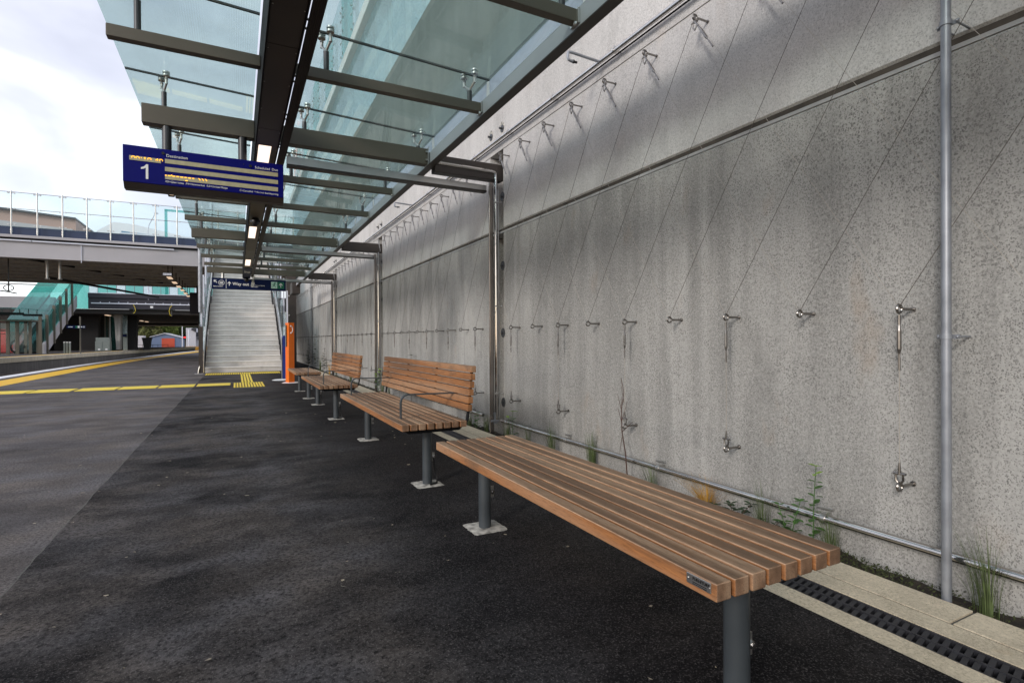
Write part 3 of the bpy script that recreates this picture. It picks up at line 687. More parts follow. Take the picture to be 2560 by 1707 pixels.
# panes: joints at every cross beam, left pane and right pane
def pz(x): return 3.035+(1.79-x)*.046
for k in range(-8, 8):
    y0, y1 = B0+BS*k+.006, B0+BS*(k+1)-.006
    for xa, xb in ((-.77, .15), (.44, 1.79)):
        g = MB(); g.prism([(xa, pz(xa)), (xb, pz(xb)), (xb, pz(xb)+.013), (xa, pz(xa)+.013)], 'y', y0, y1); g.build('roof_pane', 'glass_roof', can, smooth=False)
for k in range(-8, 9):
    y = B0+BS*k
    for xa, xb in ((-.77, .15), (.44, 1.79)):
        g = MB(); g.prism([(xa, pz(xa)-.001), (xb, pz(xb)-.001), (xb, pz(xb)+.014), (xa, pz(xa)+.014)], 'y', y-.006, y+.006); g.build('pane_seal', 'joint_black', can, smooth=False)
# edge beam beside the wall
g = MB(); g.box(1.715, 1.787, -8, 18.5, 2.738, 2.745); g.box(1.78, 1.787, -8, 18.5, 2.745, 2.85); g.build('edge_beam_flange', 'brown_steel', can)
g = MB(); g.box(1.715, 1.722, -8, 18.5, 2.7455, 2.845); g.build('edge_beam_web', 'web', can)
g = MB(); g.box(1.715, 1.787, -8, 18.5, 2.846, 2.852); g.build('edge_beam_top', 'web', can)
for k in range(-8, 8):
    y0, y1 = B0+BS*k+.01, B0+BS*(k+1)-.01
    g = MB(); g.box(1.784, 1.788, y0, y1, 2.856, 3.03); g.build('upstand_pane', 'upstand', can, smooth=False)
    g = MB(); g.box(1.770, 1.783, y0-.03, y0-.0, 2.852, 3.02); g.build('upstand_cleat', 'white', can)
g = MB(); g.box(1.6, 1.84, 18.5, 19.3, 2.5, 2.86); g.build('end_box', 'brown_steel', can)
# spine channel and its lamps
g = MB(); g.box(.150, .158, -8, 15.72, 2.62, 2.95); g.box(.322, .330, -8, 15.72, 2.62, 2.95); g.box(.158, .322, -8, 15.72, 2.93, 2.95); g.build('spine_side', 'black_steel', can)
lampY = [(1.9-1.0, 1.9), (4.95, 5.55), (8.56, 9.55), (12.1, 13.1)]
g = MB(); y = -8
segs = []
cur = -8
for a, b in [(-3.5, -2.7)]+lampY:
    segs.append((cur, a)); g2 = (a, b); cur = b
segs.append((cur, 13.5))
for a, b in segs:
    yy = a
    while yy < b-.01:
        ye = min(yy+1.325, b); gg = MB(); gg.box(.1605, .3195, yy+.003, ye-.003, 2.628, 2.64); gg.build('soffit_panel', 'brown_steel' if b < 6 else 'beam', can); yy = ye
for a, b in [(-3.5, -2.7)]+lampY:
    g = MB(); g.box(.1605, .176, a, b, 2.628, 2.64); g.box(.274, .3195, a, b, 2.628, 2.64); g.build('lamp_surround', 'beam' if a > 6 else 'brown_steel', can)
    g = MB(); g.box(.176, .274, a+.01, b-.01, 2.632, 2.64); g.build('lamp_panel', 'lamp', can)
g = MB()
for yy in [-2+.44*i for i in range(40)]:
    for xx in (.167, .313): g.cyl((xx, yy, 2.6285), (xx, yy, 2.6255), .004, seg=6)
g.build('screw', 'satin', can)
g = MB(); g.box(.158, .322, 13.5, 15.72, 2.615, 2.64); op = g.build('end_panel', 'sign_navy', can)
g = MB(); me = text_mesh('ino', .10, .001, 'CENTER', .002)
g.mesh(me, Matrix.Translation((.24, 14.35, 2.613)) @ Matrix.Rotation(R(180), 4, 'Z') @ Matrix.Rotation(R(180), 4, 'X') @ Matrix.Rotation(R(180), 4, 'Z') @ Matrix.Diagonal((1, 6.5, 1, 1))); g.build('lettering', 'white', op)
# cable tray
g = MB(); g.box(.343, .346, -8, 15.4, 2.62, 2.66); g.box(.397, .400, -8, 15.4, 2.62, 2.66)
for xx in (.352, .362, .372, .382, .391): g.box(xx-.003, xx+.003, -8, 15.4, 2.625, 2.631)
g.box(.3465, .3965, -8, 15.4, 2.632, 2.636)
g.build('cable_tray', 'tray', can)
yy = -1
while yy < 15.4:
    g = MB(); g.cyl((.328, yy, 2.66), (.348, yy, 2.66), .008, seg=8); g.cyl((.328, yy+.09, 2.66), (.348, yy+.09, 2.66), .008, seg=8); g.build('tray_clip', 'satin', can); yy += .66
# torn plastic at tray end
t = thing('plastic_scrap', (.39, 15.35, 2.5), 'scrap of torn clear plastic hanging from the end of the cable tray', 'plastic scrap')
bm = bmesh.new(); rows = []
for i in range(10):
    z = 2.66-i*.032; rows.append([bm.verts.new((.37+j*.02+random.uniform(-.02, .02)-.003*i, 15.3+random.uniform(-.04, .04), z+random.uniform(-.01, .01))) for j in range(4)])
for i in range(9):
    for j in range(3): bm.faces.new((rows[i][j], rows[i][j+1], rows[i+1][j+1], rows[i+1][j]))
g = MB(); g.join(bm); g.build('sheet', 'plastic_wrap', t, recalc=False)
# small floodlight at beam end
t = thing('flood_lamp', (-.72, 7.83, 2.8), 'small lit floodlight on the left tip of a canopy beam behind the departure board', 'lamp')
g = MB(); g.box(-.735, -.665, 7.76, 7.82, 2.77, 2.83, .01); g.cyl((-.67, 7.8, 2.8), (-.65, 7.83, 2.8), .01); g.build('housing', 'black', t)
g = MB(); g.box(-.715, -.675, 7.752, 7.76, 2.78, 2.81); g.build('lens', 'lamp_dim', t)

# dome camera
def dome_cam(x, y, z, lab):
    t = thing('dome_camera', (x, y, z), lab, 'security camera', 'dome cameras under the canopy spine')
    g = MB(); g.cyl((x, y, z+.012), (x, y, z-.02), .04, .06, seg=24); g.cyl((x, y, z-.02), (x, y, z-.045), .062, seg=24); g.build('housing', 'black', t)
    g = MB(); g.sph((x, y, z-.045), .045, 1, 1, 1, seg=20); g.build('dome', 'glass_clear' if False else 'black', t)
dome_cam(.235, 7.95, 2.615, 'black dome camera under the canopy spine just beyond the departure board')
dome_cam(.24, 15.5, 2.60, 'black dome camera at the far end of the canopy spine above the way out sign')

# ================================================================== DEPARTURE BOARD
yb = 5.1
t = thing('departure_board', (-.2, yb, 2.4), 'blue electronic platform 1 departure board hanging from the canopy beam', 'departure board')
g = MB(); g.box(-.778, .376, yb, yb+.14, 2.245, 2.533, .003, 1); g.build('casing', 'sign_blue', t)
g = MB(); g.prism([(yb+.004, 2.244), (yb+.04, 2.200), (yb+.12, 2.200), (yb+.14, 2.244)], 'x', -.776, .374); g.build('base_tray', 'brown_steel', t)
rows_ = [(2.422, 2.456), (2.358, 2.392), (2.294, 2.330)]
for a, b in rows_:
    g = MB(); g.box(-.50, .331, yb-.003, yb+.004, a, b); g.build('display_row', 'cream_led', t)
g = MB(); g.box(-.735, -.527, yb-.003, yb+.004, 2.416, 2.450); g.build('clock_window', 'cream_led', t)
g = MB(); g.prism([(-.612, 2.279), (-.628, 2.279), (-.628, 2.367), (-.640, 2.358), (-.660, 2.352), (-.660, 2.366), (-.640, 2.375), (-.624, 2.394), (-.612, 2.394)], 'y', yb-.003, yb+.002); g.build('numeral', M['white'], t)
g = MB(); text_on_y(g, 'Destination', -.492, yb-.003, 2.472, .032); text_on_y(g, 'Scheduled', .150, yb-.003, 2.470, .029); text_on_y(g, 'Due', .282, yb-.003, 2.470, .029)
text_on_y(g, '/GI=Glen Innes  /N=Newmarket  /LS=Limited Stops', -.50, yb-.003, 2.268, .0225, sx=.93)
text_on_y(g, 'C=Cancelled  *=Arrival due/departing', .333, yb-.003, 2.262, .0205, 'RIGHT', sx=.95)
g.build('lettering', 'white', t)
g = MB()
def led(mb, txt, x, z, px=.0052):
    F5 = {'0': ['01110', '10001', '10001'], '9': ['01110', '10001', '10001'], '1': ['00100', '01100', '00100'], '4': ['00010', '00110', '01010'], ':': ['000', '010', '000'], ' ': ['000', '000', '000']}
    for ch in txt:
        p = F5[ch]
        for r_, row in enumerate(p):
            for c_, q in enumerate(row):
                if q == '1': mb.box(x+c_*px, x+c_*px+px*.9, yb-.0045, yb-.002, z-r_*px-px*.9, z-r_*px)
        x += (len(p[0])+.6)*px
led(g, '09:19 49', -.722, 2.448)
g.build('clock_digits', 'amber', t)
g = MB(); x = -.50
for i, (w_, dz) in enumerate(((.011, 0), (.02, 0), (.02, .003), (.018, 0), (.02, 0), (.016, 0), (.020, 0), (.014, 0))):
    g.box(x, x+w_, yb-.0045, yb-.002, 2.321, 2.327); x += w_+.009
g.box(-.458, -.452, yb-.0045, yb-.002, 2.325, 2.334); g.box(-.36, -.345, yb-.0045, yb-.002, 2.296, 2.302)
x += .02
for k in range(3): g.prism([(x+k*.024, 2.330), (x+k*.024+.006, 2.330), (x+k*.024+.016, 2.314), (x+k*.024+.010, 2.314)], 'y', yb-.0045, yb-.002)
g.build('scrolling_text', 'amber', t)
g = MB()
for xx, zz in ((-.512, 2.498), (.115, 2.486)): g.cyl((xx, yb+.002, zz), (xx, yb-.008, zz), .011, seg=16)
g.cyl((.065, yb+.002, 2.495), (.065, yb-.003, 2.495), .004, seg=10); g.build('sensor', 'black', t)
for xx in (-.493, .057):
    g = MB(); g.cyl((xx, yb+.07, 2.53), (xx, yb+.07, 2.745), .034, seg=20); g.build('hanger', 'slate_steel', t)

# ================================================================== WAY OUT SIGN
yw = 15.72
t = thing('way_out_sign', (.32, yw, 2.46), 'navy Way out sign with green exit symbol hanging before the stairs', 'sign')
g = MB(); g.box(-.552, 1.198, yw, yw+.10, 2.327, 2.607, .004, 1); g.build('board', 'sign_navy', t)
yf = yw-.003
def arrow(mb, cx_, cz, s, ang, y=yf, w_=.16):
    c, sn = math.cos(ang), math.sin(ang)
    def P(u, v): return (cx_+(u*c-v*sn)*s, cz+(u*sn+v*c)*s)
    mb.prism([P(-w_/2, -.5), P(w_/2, -.5), P(w_/2, .36), P(-w_/2, .36)], 'y', y, y+.005)
    mb.prism([P(0, .5), P(-.36, .14), P(-.36, -.08), P(0, .28)], 'y', y-.0006, y+.005); mb.prism([P(0, .5), P(.36, .14), P(.36, -.08), P(0, .28)], 'y', y-.0006, y+.005)
g = MB(); arrow(g, -.47, 2.52, .10, R(45)); arrow(g, -.155, 2.47, .11, 0)
g.box(-.232, -.222, yf, yf+.005, 2.345, 2.59)
text_on_y(g, 'Way out', -.08, yf, 2.435, .105, 'LEFT', .0022, sx=1.02)
text_on_y(g, 'Ellerslie Panmure Highway', .345, yf, 2.437, .034, 'LEFT', .0008, sx=.92); text_on_y(g, 'Town Centre', .345, yf, 2.398, .034, 'LEFT', .0008, sx=.92)
text_on_y(g, 'Behind escalators', -.515, yf, 2.382, .033, 'LEFT', .0008, sx=.92); g.build('lettering', 'white', t)
g = MB(); g.torus((-.335, yf, 2.487), (0, 1, 0), .066, .005, 28, 6)
for k in (-1, 0, 1):
    g.sph((-.335+k*.028, yf, 2.513), .010, 1, .3, 1, 8); g.box(-.345+k*.028, -.325+k*.028, yf-.001, yf+.004, 2.455, 2.503)
g.build('lift_symbol', 'white', t)
g = MB(); g.torus((.40, yf, 2.50), (0, 1, 0), .036, .004, 24, 6); g.box(.378, .422, yf-.001, yf+.004, 2.493, 2.508); g.prism([(.385, 2.508), (.392, 2.52), (.408, 2.52), (.415, 2.508)], 'y', yf-.001, yf+.004); g.cyl((.387, yf-.001, 2.49), (.387, yf+.004, 2.49), .006, seg=10); g.cyl((.413, yf-.001, 2.49), (.413, yf+.004, 2.49), .006, seg=10)
g.build('car_symbol', 'white', t)
g = MB(); g.box(.835, .985, yf, yf+.005, 2.385, 2.56); pg = g.build('exit_field', 'pale_green', t)
g = MB(); y2 = yf-.002
g.cyl((.93, y2, 2.537), (.93, y2+.004, 2.537), .014, seg=16)
for pts in ([(.905, 2.52), (.935, 2.52), (.918, 2.465), (.893, 2.47)], [(.93, 2.515), (.965, 2.49), (.962, 2.482), (.928, 2.498)], [(.908, 2.515), (.880, 2.50), (.865, 2.475), (.873, 2.472), (.888, 2.492)], [(.893, 2.475), (.918, 2.467), (.945, 2.44), (.935, 2.40), (.925, 2.402), (.931, 2.436), (.905, 2.452)], [(.893, 2.472), (.905, 2.46), (.890, 2.43), (.850, 2.425), (.850, 2.434), (.880, 2.442)]):
    g.prism(pts, 'y', y2+random.uniform(0, .0008), y2+.004)
g.build('running_figure', 'green', pg)
g = MB(); g.box(.99, 1.155, yf, yf+.005, 2.383, 2.562); pg = g.build('arrow_field', 'green', t)
g = MB(); arrow(g, 1.072, 2.472, .12, 0, yf-.002); g.build('up_arrow', 'white', pg)
for xx in (-.302, .952):
    g = MB(); g.cyl((xx, yw+.05, 2.6), (xx, yw+.05, 2.745), .038, seg=16); g.build('hanger', 'satin', t)

# ================================================================== BENCHES
ZT = .447
def slats(mb, x0, x1, n, y0, y1, z0, z1, gap=.0105):
    w_ = ((x1-x0)-(n-1)*gap)/n
    for i in range(n):
        a = x0+i*(w_+gap); mb.box(a, a+w_, y0+random.uniform(-.0015, .0015), y1, z0, z1, .0045, 3)
def bench(name, lab, x0, x1, y0, y1, legs, lx, back=None, arms=(), plate=False, cable=(), lug=()):
    t = thing(name, (lx, (y0+y1)/2, 0), lab, 'bench', 'slatted timber benches along the wall')
    g = MB(); slats(g, x0, x1, 8, y0, y1, ZT-.043, ZT); seat = g.build('seat', 'wood_seat', t)
    g = MB()
    brs = [y0+.07, y1-.10]+[l_ for l_ in legs]
    for yy in brs:
        g.prism([(x0+.02, ZT-.046), (x1-.01, ZT-.046), (x1-.035, ZT-.070), (x0+.06, ZT-.070)], 'y', yy-.02, yy+.02)
    g.box(lx-.03, lx+.03, y0+.06, y1-.06, ZT-.072, ZT-.048); g.build('frame', 'black_steel', t)
    for li, ly in enumerate(legs):
        g = MB(); g.cyl((lx, ly, .0), (lx, ly, ZT-.068), .033, seg=28); g.build('leg', 'leg', t)
        # grout patch with a ragged outline round the leg foot
        bm = bmesh.new(); c = bm.verts.new((lx, ly, .0095)); ring = []
        for k in range(44):
            th = 2*math.pi*k/44; cs, sn = math.cos(th), math.sin(th); r_ = .098/max(abs(cs), abs(sn))*random.uniform(.97, 1.03); r_ = min(r_, .13)
            ring.append(bm.verts.new((lx+cs*r_*1.02, ly+sn*r_, .003)))
        ring2 = [bm.verts.new((lx+(v.co.x-lx)*.82, ly+(v.co.y-ly)*.82, .0085+random.uniform(-.0015, .0015))) for v in ring]
        for k in range(44):
            bm.faces.new((ring[k], ring[(k+1) % 44], ring2[(k+1) % 44], ring2[k])); bm.faces.new((ring2[k], ring2[(k+1) % 44], c))
        g = MB(); g.join(bm); g.build('grout_pad', 'grout', t)
    for ly in lug:
        g = MB(); g.box(lx+.028, lx+.056, ly-.003, ly+.003, .155, .215); lg = g.build('earth_lug', 'satin', t)
        g = MB(); g.cyl((lx+.048, ly-.003, .185), (lx+.048, ly-.013, .185), .012, seg=6); g.cyl((lx+.048, ly-.013, .185), (lx+.048, ly-.017, .185), .007, seg=10); g.build('bolt', 'stainless', lg)
    for ly in cable:
        g = MB(); g.tube([(lx+.048, ly-.01, .185), (lx+.052, ly-.012, .13), (lx+.062, ly-.01, .07), (lx+.068, ly-.02, .03), (lx+.055, ly-.05, .016), (lx+.02, ly-.065, .016), (lx+.0, ly-.07, .012)], .0065, 8); g.build('earth_cable', 'black', t)
    if back:
        bx, by0, by1, z0, z1, n = back
        g = MB(); h = (z1-z0-(n-1)*.008)/n; lean = .03
        for i in range(n):
            za = z0+i*(h+.008); xo = bx+lean*i/(n-1); g.box(xo, xo+.036, by0, by1, za, za+h, .0045, 2)
        g.build('backrest', 'wood_back', t)
        for yy in (by0+.08, (by0*2+by1)/3, (by0+by1*2)/3, by1-.08) if True else ():
            g = MB(); end = yy in (by0+.08, by1-.08)
            g.flatbar([(bx+.036+.004+lean, yy, z1-.01), (bx+.042, yy, z0+.02)]+([(bx+.030, yy, ZT-.01), (bx+.005, yy, ZT-.045), (bx-.05, yy, ZT-.062), (lx, yy, ZT-.066)] if end else []), .034 if end else .03, .010); g.build('back_bracket', 'black_steel', t)
    for ay in arms:
        zt = .612
        g = MB(); xs = x0+.075
        g.flatbar([(xs, ay, ZT-.002), (xs, ay, zt-.055), (xs+.006, ay, zt-.028), (xs+.024, ay, zt-.008), (xs+.05, ay, zt), (back[0]-.02, ay, zt-.004), (back[0]+.04, ay, zt-.006)], .03, .009)
        g.build('armrest', 'leg', t)
    if plate:
        g = MB(); g.box(x0-.0025, x0+.001, .876, .950, ZT-.028, ZT-.004, .0008, 1); p = g.build('name_plate', 'satin', t)
        g = MB(); me = text_mesh('FURNITURE', .0098, .0004, 'LEFT', .0002)
        rot = Matrix.Rotation(R(-90), 4, 'Z') @ Matrix.Rotation(R(90), 4, 'X')
        g.mesh(me, Matrix.Translation((x0-.0030, .930, ZT-.015)) @ rot)
        for zz in (.020, .024):
            g.box(x0-.0032, x0-.002, .888, .930, ZT-zz-.0009, ZT-zz+.0009)
        g.build('lettering', 'black', p)
        g = MB()
        for yy in (.945, .881): g.cyl((x0-.002, yy, ZT-.016), (x0-.0045, yy, ZT-.016), .0025, seg=10)
        g.build('rivet', 'satin', p)
    return t
bench('flat_bench', 'nearest backless slatted bench, long and weathered, by the drain', .955, 1.415, .862, 2.765, (.985, 2.595), 1.165, plate=True, lug=(.985, 2.605))
bench('backed_bench', 'nearer slatted bench with backrest and two armrests', .945, 1.395, 3.40, 5.72, (3.56, 5.43), 1.165, back=(1.405, 3.41, 5.86, .505, .815, 6), arms=(3.70, 5.52), lug=(3.57, 5.44), cable=(3.57,))
bench('backed_bench', 'farther slatted bench with backrest, short orange slats, past the stainless post', .885, 1.335, 6.80, 8.85, (7.05, 8.75), 1.115, back=(1.345, 6.86, 9.0, .505, .800, 6), arms=(7.02, 8.62), lug=(7.06, 8.76), cable=(7.06, 8.76))
bench('flat_bench', 'small far backless bench beside the orange help point', .895, 1.30, 9.75, 11.4, (9.75, 11.2), 1.095, lug=(9.76,))

# ================================================================== HELP POINT, BLUE PILLAR, TACTILE STRIPS
t = thing('help_point', (1.12, 13.5, 0), 'orange help point pillar with a white telephone handset symbol', 'help point')
g = MB(); g.prism([(1.02, 13.62), (1.075, 13.40), (1.20, 13.46), (1.19, 13.70), (1.05, 13.72)], 'z', 0, 1.405); g.build('pillar', 'orange', t, smooth=False)
def onface(u, z, o=.004):   # u along the front face from left
    a, b = Vector((1.075, 13.40, 0)), Vector((1.20, 13.46, 0)); d = (b-a); nrm = Vector((d.y, -d.x, 0)).normalized()
    p = a+d*u+nrm*o; return Vector((p.x, p.y, z))
g = MB()
pts = []
for k in range(9):
    th = R(-70+k*17.5); pts.append(onface(.34+.36*math.cos(th), 1.245+.085*math.sin(th)))
g.tube(pts, .008, 8); g.sph(onface(.36, 1.325), .016, seg=8); g.sph(onface(.36, 1.165), .016, seg=8); g.build('handset_symbol', 'white', t)
g = MB(); g.box(1.018, 1.030, 13.5, 13.6, .85, 1.35, .003, 1); g.build('call_panel', 'cabinet', t)
g = MB(); g.cyl((1.125, 13.55, 0), (1.125, 13.55, .02), .21, .15, seg=28); g.build('grout_base', 'white', t)
t = thing('info_pillar', (1.10, 15.0, 0), 'slim blue rounded pillar standing just behind the orange help point', 'pillar')
g = MB(); g.prism([(1.04, 0), (1.15, 0), (1.15, 1.06), (1.135, 1.10), (1.10, 1.12), (1.065, 1.11), (1.045, 1.08)], 'y', 14.95, 15.05); g.build('pillar', 'help_blue', t)
g = MB(); g.box(1.03, 1.04, 14.94, 15.06, 0, 1.06, .003, 1); g.build('edge_trim', 'satin', t)
g = MB(); g.cyl((1.02, 14.6, .001), (1.02, 14.6, .02), .26, .19, seg=28); g.build('grout_base', 'white', t)
def tact(lab, x0, x1, y0, y1, n, loc):
    t = thing('tactile_strip', loc, lab, 'tactile paving', 'yellow tactile strips before the stairs')
    g = MB(); w_ = (x1-x0)/n
    for i in range(n): g.box(x0+i*w_+w_*.17, x0+i*w_+w_*.83, y0, y1, .001, .013, .002, 1)
    g.build('tactile_bars', 'yellow', t)
tact('yellow tactile bar block at the right end of the dashed yellow line', -.07, .55, 12.75, 14.1, 11, (.2, 13.4, 0))
tact('four long yellow tactile bars leading towards the stairs', .09, .36, 14.2, 17.6, 4, (.2, 16, 0))
tact('row of yellow tactile bars along the foot of the stairs', -.82, 1.20, 17.75, 18.55, 34, (.2, 18.2, 0))

# ================================================================== STAIRCASE
st = thing('staircase', (.22, 19, 0), 'wide pale concrete staircase rising to the overbridge', 'staircase')
X0, X1 = -.86, 1.32
y, z = 19.0, 0.0
prof = [(19.0, -.05)]
noses = []
for k in range(14):
    z += .17; prof.append((y, z)); noses.append((y, z)); y += .30; prof.append((y, z))
y += 1.0; prof[-1] = (y, z)
for k in range(16):
    z += .17; prof.append((y, z)); noses.append((y, z)); y += .30; prof.append((y, z))
top = (y, z)
g = MB(); g.prism(prof+[(y, z-.3), (24.0, 2.0), (19.3, -.05)], 'x', X0, X1); g.build('steps', 'stair_concrete', st, smooth=False)
g = MB()
for (yy, zz) in noses:
    g = MB(); g.box(X0+.005, X1-.005, yy-.022, yy+.04, zz-.028, zz+.003, .004, 1); g.build('nosing', 'concrete_pale', st)
def nose_z(yy):
    if yy < 23.2: return .17+(yy-19)*.5667
    if yy < 24.2: return 2.38
    return 2.55+(yy-24.2)*.5667
for side, xs in (('L', X0-.03), ('R', X1+.03)):
    sgn = -1 if side == 'L' else 1
    g = MB(); g.prism([(19.0, -.02), (19.0, .35), (23.2, 2.72), (24.2, 2.72), (29, 5.5), (29, 5.0), (24.2, 2.1), (23.3, 2.1), (19.5, -.02)], 'x', xs-.012+sgn*.02, xs+.012+sgn*.02); g.build('stringer', 'slate_steel', st, smooth=False)
    hx = xs+(.05 if side == 'L' else -.05)*.0
    for off, r_ in ((.86, .022), (.62, .018)):
        pts = [(xs, 18.72, off-.14), (xs, 19.0, off)]+[(xs, yy, nose_z(yy)+off-.17) for yy in (19.3, 21, 23.2, 24.2, 26, 28.6)]
        if off == .86: pts = [(xs, 18.72, .02), (xs, 18.72, off-.2)]+pts[1:]
        g = MB(); g.tube(pts, r_, 10); g.build('handrail', 'stainless', st)
    for k, yy in enumerate((18.8, 20.2, 21.6, 23.0, 24.3, 25.7, 27.1, 28.5)):
        zb = 0 if yy < 19 else nose_z(yy)-.3
        xo = xs+sgn*.09
        g = MB(); g.box(xo-.04, xo-.012, yy-.03, yy+.03, zb, zb+1.5+(.15 if k else 0)); g.build('balustrade_post', 'brown_steel', st)
        g = MB(); g.box(xo-.008, xo+.006, yy+.03, yy+1.34, max(.1, zb+.35), zb+1.9); g.build('balustrade_pane', 'glass_pale', st)
        g = MB(); g.box(xo+.01, xo+.055, yy+.03, yy+.045, zb+1.2, zb+2.6); g.build('fin', 'far_white', st)
t = thing('round_post', (-.96, 18.8, 1.86), 'thick pale round steel post hanging beside the top left of the staircase', 'post')
g = MB(); g.cyl((-.965, 18.8, 1.86), (-.965, 18.8, 4.6), .058, seg=20); g.build('pole', 'galv', t)
g = MB(); g.cyl((-.965, 18.8, 2.0), (-.86, 18.83, 2.0), .02, seg=10); g.build('bracket', 'satin', t)
t = thing('balustrade_foot', (-.95, 18.75, 0), 'brown steel upright with a white base plate at the left foot of the stairs', 'post')
g = MB(); g.box(-1.01, -.90, 18.70, 18.78, 0, 1.42); g.build('upright', 'brown_steel', t)
g = MB(); g.tube([(-1.03, 18.68, .0), (-1.02, 18.68, .10), (-.99, 18.69, .22)], .018, 8); g.box(-1.12, -.9, 18.6, 18.72, 0, .012); g.build('base_plate', 'satin', t)

# dark column between stairs and wall
t = thing('steel_column', (1.75, 21, 0), 'dark steel column between the staircase and the concrete wall', 'column')
g = MB(); g.box(1.62, 1.95, 21, 21.3, 0, 3.6); g.build('shaft', 'brown_steel', t)
g = MB()
for zz in (1.2, 1.9, 2.6): g.cyl((1.7, 20.99, zz), (1.7, 20.96, zz), .03, seg=10)
g.build('fixing', 'satin', t)

# ================================================================== ROAD OVERBRIDGE
YB = 28.5
br = thing('overbridge', (-6, YB, 5), 'pale grey road overbridge crossing the tracks with navy parapet and dark ribbed underside', 'bridge')
g = MB(); g.box(-45, 12, YB, YB+.35, 4.40, 5.12); g.build('front_girder', 'bridge_grey', br)
g = MB(); g.box(-45, 12, YB-.18, YB+.35, 5.19, 5.30, .01); g.build('deck_edge', 'bridge_grey', br)
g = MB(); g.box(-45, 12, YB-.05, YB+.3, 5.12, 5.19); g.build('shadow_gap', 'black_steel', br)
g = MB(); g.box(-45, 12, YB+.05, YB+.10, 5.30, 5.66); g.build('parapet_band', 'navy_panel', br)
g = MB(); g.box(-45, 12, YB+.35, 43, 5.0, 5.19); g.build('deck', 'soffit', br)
for k in range(8):
    yy = YB+1.2+k*1.7
    g = MB(); g.prism([(yy-.12, 5.0), (yy+.62, 5.0), (yy+.5, 4.55), (yy, 4.55)], 'x', -45, 12); g.build('soffit_rib', 'rib', br, smooth=False)
for a, b in ((-1.9, -8.397), ):
    pass
for a, b in ((-7.39, -2.47), (-14.0, -7.41)):
    g = MB(); g.box(a, b, YB-.10, YB-.02, 5.06, 5.115); g.build('strip_light', 'far_white', br)
g = MB(); g.cyl((-5.8, YB-.03, 4.3), (-5.8, YB-.03, 5.1), .015, seg=8); g.build('drip_pipe', 'far_white', br)
for xx in (-6.955, -6.545):
    g = MB(); g.cyl((xx*1.05, 30, 5.0), (xx*1.05, 30, 3.72), .055, seg=12); g.cyl((xx*1.05-.08, 30, 3.72), (xx*1.05+.08, 30, 3.72), .04, seg=8); g.build('hanger', 'satin', br)
g = MB(); g.cyl((-7.3, 30, 3.78), (-4.6, 42.5, 3.9), .06, seg=8); g.build('services_pipe', 'black_steel', br)
g = MB(); g.cyl((-8.8, 29, 4.62), (-3.2, 42, 4.62), .05, seg=8); g.build('services_pipe', 'black_steel', br)
# parapet glass screen on the bridge
gp = thing('bridge_screen', (-6, YB, 5.66), 'see-through glass safety screen with steel posts along the overbridge edge', 'glass screen')
xk = -8.026
px = [xk+.812*k for k in range(-9, 14)]
for xx in px:
    g = MB(); g.cyl((xx, YB-.08, 5.32), (xx, YB-.08, 7.06), .028, seg=12)
    for zz in (5.72, 6.36, 6.98):
        g.cyl((xx-.10, YB-.06, zz), (xx+.10, YB-.06, zz), .011, seg=6)
        for s_ in (-.10, .10): g.cyl((xx+s_, YB-.08, zz), (xx+s_, YB-.04, zz), .028, seg=10)
    for zz in (5.4, 5.46, 5.52): g.cyl((xx, YB-.08, zz), (xx, YB-.08, zz+.025), .042, seg=10)
    g.build('post', 'satin', gp)
    g = MB(); g.box(xx+.03, xx+.782, YB-.05, YB-.035, 5.62, 6.34); g.box(xx+.03, xx+.782, YB-.05, YB-.035, 6.38, 7.0); g.build('pane', 'glass_clear', gp)
for zz in (6.36, 7.02):
    g = MB(); g.cyl((px[0], YB-.06, zz), (px[-1], YB-.06, zz), .010, seg=6); g.build('rail', 'slate_steel', gp)
# lit batten row under the bridge
t = thing('lamp_batten', (-2.2, 30, 4), 'row of small lamps on a dark batten under the overbridge near the stairs', 'lamp')
p0, p1 = Vector((-2.78, 29.2, 3.98)), Vector((-2.85, 44.0, 3.98))
g = MB(); g.cyl(p0+Vector((0, 0, .06)), p1+Vector((0, 0, .06)), .055, seg=6)
for k in range(8):
    p = p0.lerp(p1, k/7.5); g.cyl(p, p+Vector((0, 0, 1)), .02, seg=6)
g.box(-2.95, -2.62, 29.0, 29.1, 3.98, 4.10); g.build('batten', 'black_steel', t)
g = MB(); g.box(-2.95, -2.62, 28.95, 29.0, 3.98, 4.08); g.build('end_cap', 'far_white', t)
for k in range(6):
    p = p0.lerp(p1, (k+.35)/6.3); g = MB(); g.box(p.x-.09, p.x+.09, p.y-.45, p.y+.45, p.z-.03, p.z); g.build('lamp_panel', 'lamp_dim', t)
# navy box at right under bridge
t = thing('equipment_box', (-1.9, 40, 3), 'dark navy equipment box hanging under the overbridge beside the stairs', 'box')
g = MB(); g.box(-2.66, -1.6, 40.2, 41.2, 2.73, 4.1, .02); g.build('housing', 'far_girder', t)
g = MB(); g.box(-2.3, -2.0, 40.4, 40.6, 4.1, 5.0); g.build('bracket', 'black_steel', t)

